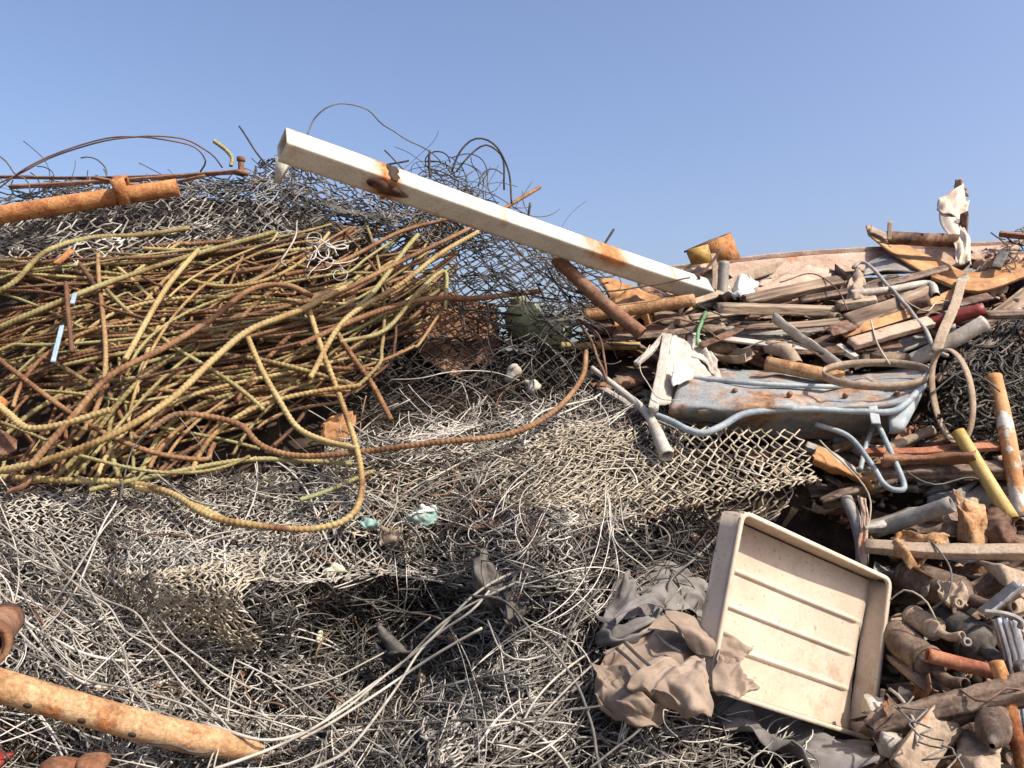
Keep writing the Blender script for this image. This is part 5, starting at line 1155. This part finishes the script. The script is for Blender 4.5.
# planks, boards and pipes stacked above the wheelbarrow
bar('wood_plank', 'thick weathered plank end pointing out beside the beam foot', [(719,308,3.22),(836,311,3.4)], 13, 9, MT['palewood'], 'plank', absd=True, up=(0, -.3, .95), seed=3)
bar('wood_plank', 'weathered plank slanting up above the thick plank end', [(745,302,3.38),(838,282,3.55)], 13, 9, MT['wood'], 'plank', absd=True, up=(0, -.7, .7), seed=4)
bar('wood_plank', 'pale plank continuing behind the thick plank end', [(838,306,.12),(875,301,.12)], 10, 8, MT['palewood'], 'plank', seed=5)
sheet('tan_sheet', 'curled tan sheet below the bent ochre plate', [[(848,284,.1),(856,270,.12),(862,272,.12)],[(846,296,.14),(860,286,.16),(868,290,.16)],[(848,302,.14),(860,298,.16),(866,300,.15)]], MT['tan'], 'sheet', .02, 2, 61, .004, 16, 16)
bar('wood_board', 'broad tan board slanting up below the curved rod', [(850,322,.14),(900,306,.15),(934,292,.12)], 22, 3, MT['wood'], 'board', up=(0, -.75, .65), seed=6)
pipe('white_pipe', 'long off white pipe lying below the bent ochre plate', [(850,294,.16),(890,290,.17),(928,284,.15),(936,296,.15)], 8, MT['whiteplastic'], 'pipe')
bar('wood_plank', 'pale pinkish plank running beneath the dark red pipe', [(852,344,.18),(900,330,.19),(930,322,.18)], 14, 6, MT['pinkrust'], 'plank', up=(0, -.6, .8), seed=7)
pipe('red_pipe', 'dark red painted pipe with an open end below the ochre plate', [(904,331,3.22),(984,309,3.1)], 13, MT['red'], 'pipe', absd=True)
pipe('concrete_pipe', 'chalky pale pipe lying beneath the dark red one', [(910,362,3.1),(950,342,3.06),(985,322,3.03)], 16, MT['whiteplastic'], 'pipe', absd=True, jit=.04)
bar('slotted_rail', 'dark slotted rail running off behind the chalky pale pipe', [(985,315,3.1),(1080,312,3.1)], 14, 5, MT['brownsteel'], 'rail', absd=True)
bar('angle_iron', 'white painted angle iron slanting down to the level iron hoop', [(776,316,3.2),(800,334,3.15),(848,368,3.05)], 13, 10, MT['whiteplastic'], 'angle iron', 'L', absd=True, up=(.2, -.5, .8))
bar('flat_bar', 'brown flat bar with bolt holes behind the level hoop', [(862,356,3.08),(908,360,3.08)], 14, 4, MT['brownsteel'], 'flat bar', absd=True, up=(0, -.85, .4))
wire('curved_rod', 'curved steel rod arching from the ochre plate down to the standing hoop', [(853,268,.2),(862,262,.21),(874,270,.21),(890,288,.2),(910,310,.2),(926,332,.2),(936,350,.2),(948,356,.2)], .0085, MT['greysteel'], 'rod')
wire('curved_rod', 'thin wire twisted upright in front of the chalky pipe', [(871,320,.2),(875,338,.21),(882,352,.21),(890,364,.2)], .0035, MT['tanwire'], 'wire')
bar('flat_bar', 'tan strap slanting down across the dark red pipe', [(962,280,.2),(955,305,.22),(944,330,.22),(936,352,.2)], 9, 4, MT['tan'], 'strap')
hc = S(935, 325, .12); hoop('iron_ring', 'rusty iron ring behind the dark red pipe', hc, (.052, .02, 0), (0, .03, .05), (.3, -.9, .3), .03, .008, MT['brownsteel'], 40, cat='ring')
pipe('rusty_pipe', 'orange rusty pipe with open mouth above the wheelbarrow tub', [(766,363,.14),(800,370,.16),(842,378,.14)], 14, MT['tanrust'])
pipe('rusty_pipe', 'short tan pipe elbow with open mouth behind the orange pipe', [(768,346,.12),(786,352,.14),(796,366,.12)], 15, MT['tan'])
pipe('rusty_pipe', 'dark brown pipe stub above the broken casing', [(700,348,.04),(735,346,.06)], 15, MT['brownsteel'])
bar('white_stick', 'short white stick beside the white angle iron', [(838,346,.14),(856,358,.15)], 7, 5, MT['whiteplastic'], 'stick')
wire('green_hose', 'green hose curving down below the beam foot', [(706,312,.16),(702,322,.18),(698,332,.18),(697,345,.16)], .0085, MT['green'], 'hose')
bar('grey_rail', 'rounded grey rail in the shadow under the thick plank', [(728,330,.02),(740,338,.03),(790,334,.02),(830,330,.0)], 14, 8, MT['greysteel'], 'rail')

# right edge: yellow pipe, flaky pipe, red strip
pipe('yellow_pipe', 'dull yellow pipe slanting down from the standing hoop', [(958,432,2.72),(1012,520,2.50)], 14, MT['yellowpipe'], absd=True)
pipe('flaky_pipe', 'white and orange flaking pipe upright at the black mesh', [(994,376,2.85),(1006,430,2.75),(1022,518,2.62)], 15, mat('flaking_white_rust', [(0.3, (0.42, 0.18, 0.07)), (0.5, (0.5, 0.24, 0.09)), (0.7, (0.6, 0.35, 0.17))], 9, .75, bump=.5, layer=([(0.4, (0.6, 0.55, 0.48)), (0.6, (0.72, 0.68, 0.6))], 11, .5, .56)), absd=True)
bar('red_strip', 'faded red strip lying level below the wheelbarrow legs', [(862,452,.1),(920,452,.12),(964,448,.1),(1010,446,.08)], 10, 5, MT['redrust'], 'strip')
bar('brown_beam', 'brown steel beam lying level beneath the faded red strip', [(860,474,.04),(960,470,.06),(1080,470,.04)], 18, 12, MT['brownsteel'], 'beam')
bar('blue_strip', 'blue black strip with a rusty pale end below the tub', [(806,446,.06),(830,456,.08),(858,476,.08)], 11, 6, MT['greysteel'], 'strip')
sheet('grey_cloth', 'grey dusty cloth rumpled below the red strip', [[(922,490,-.06),(950,478,-.02),(990,470,-.08),(1030,466,-.1)],[(926,505,.02),(950,492,.05),(985,486,-.06),(1040,484,-.06)],[(935,514,.02),(952,508,.03),(980,504,-.06),(1030,504,-.06)]], MT['canvas'], 'cloth', .04, 2, 62, .004, 34, 22)
pipe('grey_pipe', 'grey pipe with open mouth lying above the tan board', [(872,532,2.62),(952,504,2.46)], 16, MT['greysteel'], absd=True, wall=.22)
sheet('orange_sheet', 'curled orange tan sheet with a pale edge beside the yellow pipe', [[(955,490,.12),(966,498,.16),(985,504,.14)],[(958,515,.16),(972,520,.2),(988,522,.16)],[(958,540,.12),(974,545,.16),(986,540,.14)]], MT['tanrust'], 'sheet', .02, 1.5, 63, .004, 24, 24, smooth=True)
sheet('rusty_sheet', 'curled dark rusty sheet at the foot of the yellow pipe', [[(988,505,.12),(1004,510,.14),(1020,524,.12)],[(988,530,.16),(1004,532,.2),(1018,540,.16)],[(990,545,.1),(1005,548,.14),(1018,546,.12)]], MT['darkrust'], 'sheet', .03, 1.8, 64, .004, 20, 18)
sheet('orange_sheet', 'torn tan orange sheet draped in front of the grey pipe', [[(884,540,.14),(900,530,.18),(925,535,.18),(950,530,.14)],[(886,552,.18),(905,548,.22),(925,550,.22),(948,545,.16)],[(892,556,.16),(908,562,.22),(925,558,.2),(940,550,.16)]], MT['tanrust'], 'sheet', .03, 2, 65, .004, 30, 20, tear=.08)
sheet('dark_sheet', 'dark tan sheet behind the torn orange one', [[(900,520,.06),(930,514,.1),(962,512,.06)],[(900,540,.1),(930,536,.14),(962,535,.1)]], MT['brownsteel'], 'sheet', .02, 2, 66, .004, 20, 14)
bar('tan_board', 'long tan board lying level under the torn orange sheet', [(866,546,2.5),(940,551,2.4),(1080,552,2.3)], 15, 9, MT['tan'], 'board', absd=True, up=(0, -.5, .86))
pipe('bent_conduit', 'grey bent conduit leaning behind the tray corner', [(846,498,.1),(856,522,.12),(862,550,.12),(860,575,.1)], 12, MT['greysteel'], 'conduit')
sheet('torn_strip', 'pale torn strip curling down beside the bent conduit', [[(858,495,.14),(866,500,.15)],[(862,520,.16),(868,524,.17)],[(858,545,.16),(866,548,.16)],[(862,570,.14),(866,570,.14)]], MT['pinkrust'], 'strip', .01, 2, 67, .004, 10, 26)
sheet('tan_sheet', 'tan bent sheet beside the bright aluminium angle', [[(975,560,.16),(1000,566,.18),(1040,572,.14)],[(980,566,.2),(1006,576,.22),(1040,586,.18)],[(1014,590,.2),(1020,600,.2),(1040,610,.18)]], MT['tan'], 'sheet', .02, 1.5, 68, .004, 20, 18)
# car parts: silencers and shock absorbers
def muffler(label, a, b, wpx, mt, seed, neck=True):
    pa_, pb_ = S(*a), S(*b); r = wpx * pa_[1] / F / 2
    root = thing('silencer', label, 'silencer', (pa_ + pb_) / 2)
    p = spl(np.array([pa_, pb_]), 30)
    s = np.linspace(0, 1, 30); rs = np.sqrt(np.clip(1 - (np.abs(2 * s - 1)) ** 7, .12, 1))
    m = M(); add_pipe(m, p, r, .06, 22, .04, seed, rs); mk('drum', m, mt, root, smooth=True)
    ax_ = nrm(pb_ - pa_)
    m = M(); add_pipe(m, spl(np.array([pb_ - ax_ * .01, pb_ + ax_ * r * 1.0, pb_ + ax_ * r * 1.9 + np.array([.01, -.01, .02])]), 10), r * .36, .2, 14, .02, seed); mk('tail_pipe', m, mt, root, smooth=True)
    for f in (.18, .8):
        c = pa_ + (pb_ - pa_) * f
        m = M(); add_pipe(m, spl(np.array([c - ax_ * .008, c + ax_ * .008]), 4), r * 1.05, .08, 22); mk('seam_band', m, mt, root)
muffler('large dirty grey silencer drum lying below the tan board', (898,572,.1), (972,600,.14), 34, MT['brownsteel'], 1)
muffler('dusty tan silencer cylinder lying next to the cream tray', (890,630,.12), (938,672,.17), 32, MT['brownsteel'], 2)
muffler('small tan silencer stub between the grey drum and the tan cylinder', (908,614,.14), (940,632,.17), 22, MT['tan'], 3)
muffler('long dark silencer behind the red rust pipe', (935,615,.06), (985,650,.1), 40, MT['blackplastic'], 4)
sheet('tan_sheet', 'pale sheet scrap with a bolt hole on the grey silencer drum', [[(932,580,.2),(948,580,.22),(966,584,.2)],[(938,594,.22),(954,594,.24),(968,592,.22)],[(950,606,.2),(958,610,.22),(966,606,.2)]], MT['tan'], 'sheet', .02, 2, 69, .003, 18, 16, tear=.08)
m = M(); cc = S(957, 603, .24); add_pipe(m, spl(np.array([cc, cc + [0, -.012, .004]]), 3), .014, .45, 16)
tag(mk('washer', m, MT['tan']), 'round tan grommet on the end of the grey silencer drum', 'washer')
m = M(); cc = S(965, 642, .2); add_pipe(m, spl(np.array([cc, cc + [0, -.012, .004]]), 3), .012, .5, 16)
tag(mk('washer', m, MT['greysteel']), 'round steel eye on the dark silencer', 'washer')
pipe('rusty_pipe', 'red brown rusty pipe with open mouth lying over the silencers', [(927,655,2.12),(965,665,2.1),(1002,674,2.05)], 15, MT['redrust'], absd=True, wall=.2)
pipe('rusty_pipe', 'orange rusty pipe running down at the edge below the square beam', [(996,662,2.0),(1006,690,1.96),(1014,730,1.92),(1030,790,1.88)], 15, MT['orange'], absd=True)
bar('square_beam', 'weathered brown square beam lying across the silencers', [(870,728,2.02),(960,707,1.98),(1080,674,1.92)], 24, 24, MT['brownsteel'], 'beam', absd=True, up=(0, -.5, .86), jit=.25)
bar('bracket_arm', 'dark hooked bracket arm beside the tray edge', [(888,655,.1),(900,662,.14),(925,680,.15),(945,695,.12)], 20, 8, MT['brownsteel'], 'bracket', scale=[.5,.8,1,1.1])
bar('aluminium_angle', 'bright aluminium angle catching the sun above the profile', [(982,612,2.2),(1018,583,2.2)], 15, 12, MT['alu'], 'aluminium angle', 'L', absd=True, up=(-.3, -.5, .8))
root = thing('aluminium_profile', 'bright grooved aluminium profile standing behind the square beam', 'aluminium profile', P(1010, 650, 2.15))
bar('profile', None, [(1004,618,2.14),(1016,664,2.12),(1026,730,2.08)], 22, 8, MT['alu'], absd=True, up=(-.2, -.9, .3), parent=root)
for dx in (-6, 0, 6):
    bar('groove_rib', None, [(1004 + dx,618,2.118),(1016 + dx,664,2.098),(1026 + dx,730,2.058)], 3, 4, MT['alu'], absd=True, up=(-.2, -.9, .3), parent=root)
bar('bent_strip', 'thin bent grey strip over the head of the aluminium profile', [(985,612,2.15),(1004,614,2.12),(1020,620,2.1),(1020,628,2.1)], 5, 4, MT['greysteel'], 'strip', absd=True)
root = thing('metal_canister', 'ridged brown canister with pointed nose below the square beam', 'canister', S(995, 722, .2))
a_, b_ = S(994, 712, .16), S(992, 746, .22)
p = spl(np.array([a_, b_]), 30); s = np.linspace(0, 1, 30)
rs = np.where(s < .62, 1 + .05 * np.sign(np.sin(s * 40)), np.clip(1 - (s - .62) / .4, .08, 1) ** .7)
m = M(); add_pipe(m, p, 15 * 1.95 / F, .1, 22, .01, 3, rs); mk('drum', m, MT['brownsteel'], root, smooth=True)
bar('pale_board', 'pale dusty board end slanting below the square beam', [(905,775,1.85),(925,745,1.92),(948,716,1.98)], 34, 8, MT['tan'], 'board', absd=True, up=(.3, -.75, .6))
sheet('tan_sheet', 'tan curved sheet under the ridged canister', [[(955,730,.1),(975,735,.12),(1000,738,.1)],[(958,755,.14),(978,762,.18),(1000,760,.14)],[(965,785,.1),(980,790,.14),(1000,788,.1)]], MT['tan'], 'sheet', .02, 1.5, 70, .004, 20, 18)
lump('foam_chunk', 'small white foam chunk beside the dark bracket arm', (904,695,.12), (.016,.015,.018), MT['whiteplastic'], 'foam', 14)
wire('loose_wire', 'pale doubled wire hanging from the tray corner', [(890,688,.2),(902,700,.22),(914,722,.22),(918,745,.2)], .0042, MT['palewire'])

for seq, r_, mt_, lb in [
  ([(640,330,.16),(668,318,.2),(700,326,.18),(720,340,.14)], .003, 'brownwire', 'thin brown wire lying over the scrap left of the green hose'),
  ([(780,282,.2),(812,274,.24),(836,288,.22),(848,310,.2)], .003, 'brownwire', 'thin brown wire bowed over the weathered planks'),
  ([(740,350,.16),(770,340,.2),(800,344,.2),(822,358,.18)], .0026, 'greywire', 'thin grey wire over the orange pipe mouth'),
  ([(905,300,.18),(925,312,.22),(940,300,.2),(962,306,.18)], .003, 'tanwire', 'tan wire snagged beside the tan strap'),
  ([(690,300,.18),(730,320,.2),(765,322,.2)], .0026, 'blackwire', 'black wire drooping from the beam foot'),
  ([(820,440,.16),(850,470,.2),(870,500,.16),(866,540,.16)], .003, 'tanwire', 'tan wire hanging below the wheelbarrow leg'),
  ([(930,540,.2),(950,566,.24),(948,596,.24),(930,610,.2)], .0028, 'greywire', 'grey wire looped over the grey silencer drum'),
  ([(890,600,.22),(905,590,.24),(925,600,.24),(936,620,.22)], .0026, 'tanwire', 'tan wire crossing the small silencer stub'),
  ([(960,690,.24),(985,700,.26),(1005,690,.26),(1030,696,.24)], .003, 'brownwire', 'brown wire lying over the square beam'),
  ([(930,395,.2),(960,372,.22),(985,380,.2),(1000,392,.18)], .003, 'greywire', 'grey wire hooked through the standing hoop'),
  ([(905,470,.14),(935,486,.18),(970,476,.16),(1000,490,.16)], .0028, 'greywire', 'grey wire lying across the dusty cloth'),
  ([(650,345,.3),(640,365,.3),(655,395,.3),(680,400,.3)], .002, 'tanwire', 'fine wire curl in front of the broken casing')]:
    wire('loose_wire', lb, seq, r_, MT[mt_])

# ------------------------------------------------------------------ lesser scrap packed between the large pieces
g = np.random.default_rng(900)
zones = [
 ([(600,318),(700,300),(840,285),(960,290),(980,330),(900,372),(720,372),(640,350)], 80, 'stacked above the wheelbarrow', (-.12, .06)),
 ([(700,288),(860,284),(1010,286),(1040,304),(860,306),(740,306)], 20, 'wedged under the ochre plate and skyline beam', (-.1, .04)),
 ([(780,440),(900,440),(1040,430),(1040,520),(900,530),(820,510)], 48, 'in the gap below the wheelbarrow', (-.12, .04)),
 ([(895,545),(1040,545),(1040,780),(890,780)], 60, 'packed among the silencers beside the tray', (-.12, .06)),
 ([(640,350),(690,350),(680,440),(610,400)], 10, 'behind the white pole', (-.14, .0)),
]
KINDS_ = [('brownsteel', 'brown'), ('darkrust', 'dark rusty'), ('rust', 'rusty'), ('tan', 'tan dusty'), ('greysteel', 'grey'), ('wood', 'weathered wooden'), ('pinkrust', 'pale rusty'), ('whiteplastic', 'off white')]
for poly, n, where, lf in zones:
    for (cx, cy) in rand_in(poly, n, g):
        mk_, cn = KINDS_[g.choice(8, p=[.27, .20, .13, .11, .1, .09, .05, .05])]
        big = g.random() < (.75 if cy < 400 else .5)
        L_ = g.uniform(70, 150) if big else g.uniform(25, 70); h = g.normal(-.14, .30); kk = g.normal(0, .07)
        dx, dy = math.cos(h) * L_ / 2, math.sin(h) * L_ / 2
        l0 = g.uniform(*lf) - (.04 if big else 0); l1 = g.normal(0, .05)
        kx = g.uniform(-.5, .5); ky = g.normal(0, .10) * L_ if g.random() < .3 else kk * L_
        seq = [(cx - dx, cy - dy, l0 - l1), (cx + dx * kx, cy + dy * kx + ky, l0 + abs(ky) * .002), (cx + dx, cy + dy, l0 + l1)]
        t = g.choice(6, p=[.30, .18, .07, .16, .17, .12]); sd = int(g.integers(1e6))
        up = nrm(np.array([g.normal(0, .3), -.5, .8]) + g.normal(0, .35, 3))
        grp = 'small scrap pieces ' + where
        if t == 0: bar('scrap_strip', f'{cn} flat scrap strip {where}', seq, g.uniform(7, 20), g.uniform(1.2, 2.5), MT[mk_], 'scrap strip', up=up, seed=sd, twist=g.normal(0, .7), group=grp)
        elif t == 1: bar('scrap_angle', f'{cn} angle section scrap {where}', seq, g.uniform(7, 13), g.uniform(6, 12), MT[mk_], 'scrap angle', 'L', up=up, seed=sd, group=grp, t=.1)
        elif t == 2: pipe('scrap_pipe', f'{cn} scrap pipe length {where}', seq, g.uniform(5, 11), MT[mk_], 'scrap pipe', seed=sd, group=grp, rs=list(g.uniform(.75, 1.15, 5)))
        elif t == 3: bar('scrap_plank', f'{cn} scrap plank piece {where}', seq, g.uniform(8, 15), g.uniform(2, 4), MT[mk_], 'scrap plank', up=up, seed=sd, group=grp, jit=.12)
        elif t == 4:
            hgt = g.uniform(10, 26)
            sheet('scrap_sheet', f'{cn} crumpled scrap sheet {where}', [[(q[0], q[1] - hgt / 2, q[2] - .05) for q in seq], [(q[0] + g.normal(0, 3), q[1], q[2] + .02) for q in seq], [(q[0] + g.normal(0, 4), q[1] + hgt / 2, q[2] + .01) for q in seq]], MT[mk_], 'scrap sheet', .03, 1.6, sd % 9999, .003, 30, 18, tear=.12, group=grp)
        else: bar('scrap_channel', f'{cn} channel section scrap {where}', seq, g.uniform(8, 16), g.uniform(5, 9), MT[mk_], 'scrap channel', 'C', up=up, seed=sd, group=grp, t=.18)

g = np.random.default_rng(1201)
spots_ = [(746,322,70,-.1),(800,300,90,-.25),(880,316,80,-.3),(760,340,60,.15),(905,346,85,-.35),(690,322,60,.2),(838,350,70,.1),(716,356,60,-.1),(640,330,70,.1),(660,306,70,-.15),(930,300,70,-.5),(965,360,60,-.6),
          (860,492,80,-.3),(930,458,100,-.05),(1000,540,70,.15),(845,470,70,.4),(905,520,80,-.2),(980,590,70,-.4),(935,640,70,.3),(910,700,60,-.6),(1010,650,60,.5),(960,760,80,-.2),(900,580,60,.4)]
adj = ['long', 'short', 'wide', 'narrow', 'curled', 'buckled', 'torn', 'folded', 'twisted', 'dented', 'crooked', 'warped']
near = {0: 'over the stack behind the wheelbarrow', 1: 'jammed below the wheelbarrow', 2: 'lying among the silencers'}
for q_, (cx, cy, L_, h) in enumerate(spots_):
    mk_, cn = [('brownsteel', 'brown'), ('rust', 'rusty'), ('darkrust', 'dark red'), ('ochre', 'ochre'), ('greysteel', 'grey'), ('wood', 'weathered brown')][q_ % 6]
    W_ = g.uniform(9, 15) if cy < 400 else g.uniform(14, 24); L_ *= 1.3 if cy < 400 else 1; dx, dy = math.cos(h), math.sin(h)
    rows = []
    bend = g.normal(0, .10)
    for v_ in (-.5, -.12, .12, .5):
        rows.append([(cx + dx * u_ * L_ - dy * v_ * W_ * (1 if abs(v_) > .2 else .6), cy + dy * u_ * L_ + dx * v_ * W_, (.04 if cy < 560 else -.04) + (.02 if cy < 400 else .06) * (abs(v_) < .2) + bend * abs(u_) * 2) for u_ in (-.5, -.15, .2, .5)])
    sheet('bent_plate', f"{adj[q_ % 12]} {cn} bent steel plate {near[0 if cy < 400 else 1 if cy < 560 else 2]}", rows, MT[mk_], 'plate', .010 if cy < 400 else .02, 1.5, 1300 + q_, .003, 40, 22, tear=.05 if q_ % 2 else 0)

for x0, y0, x1, y1, w_, t_, mk_, lb in [
  (690,318,790,300,9,2.5,'palewood','pale thin slat slanting up from the green hose'),
  (735,328,868,318,10,2,'wood','long thin brown slat under the thick plank'),
  (800,300,948,268,9,2.5,'brownsteel','long dark slat rising under the ochre plate'),
  (760,312,700,346,8,2,'darkrust','short dark red slat crossing beside the hose'),
  (842,334,962,290,12,1.5,'ochre','ochre sheet strip slanting beneath the tan board'),
  (720,338,846,352,8,2,'whiteplastic','off white slat above the orange pipe mouth'),
  (780,352,900,344,11,1.5,'darkrust','dark red sheet strip behind the level iron hoop'),
  (868,318,990,296,10,2,'darkrust','dark brown slat lying along the dark red pipe'),
  (640,312,730,290,8,2,'tan','tan slat passing under the beam foot'),
  (612,338,700,328,9,2,'brownsteel','brown slat below the dusty orange pipe')]:
    bar('slat', lb, [(x0, y0, .13), ((x0 + x1) / 2 + 6, (y0 + y1) / 2 + 1.5, .15), (x1, y1, .12)], w_, t_, MT[mk_], 'slat', up=(.1, -.62, .78), jit=.1, seed=int(x0))

# rusty crumbs and flakes that nobody could count
m = M(); g = np.random.default_rng(77)
for poly, n in (([(600,310),(1040,280),(1040,520),(890,560),(800,500),(640,400)], 900), ([(890,540),(1040,540),(1040,790),(890,790)], 500), ([(560,520),(700,510),(720,790),(580,790)], 350), ([(-50,560),(560,540),(560,790),(-50,790)], 500)):
    c = rand_in(poly, n, g); base = S(c[:, 0], c[:, 1], g.uniform(-.2, -.02, n))
    sz = g.uniform(.006, .022, n)
    q = nrm(g.normal(size=(n, 3))); q2 = nrm(np.cross(q, g.normal(size=(n, 3)))); q3 = np.cross(q, q2)
    k = np.array([(-1,-1,-1),(1,-1,-1),(1,1,-1),(-1,1,-1),(-1,-1,1),(1,-1,1),(1,1,1),(-1,1,1)], float)
    V = base[:, None] + sz[:, None, None] * (k[None, :, :1] * q[:, None] + .6 * k[None, :, 1:2] * q2[:, None] + .25 * k[None, :, 2:] * q3[:, None]) + g.normal(0, .003, (n, 8, 3))
    fc = np.array([(3,2,1,0),(4,5,6,7),(0,1,5,4),(1,2,6,5),(2,3,7,6),(3,0,4,7)])
    m.add(V, [(np.arange(n)[:, None, None] * 8 + fc[None]).reshape(-1, 4)], np.repeat(g.uniform(0, 1, n), 8))
tag(mk('rust_flakes', m, MT['grit']), 'rust flakes and crumbs scattered in the gaps of the heap', 'flakes', kind='stuff')
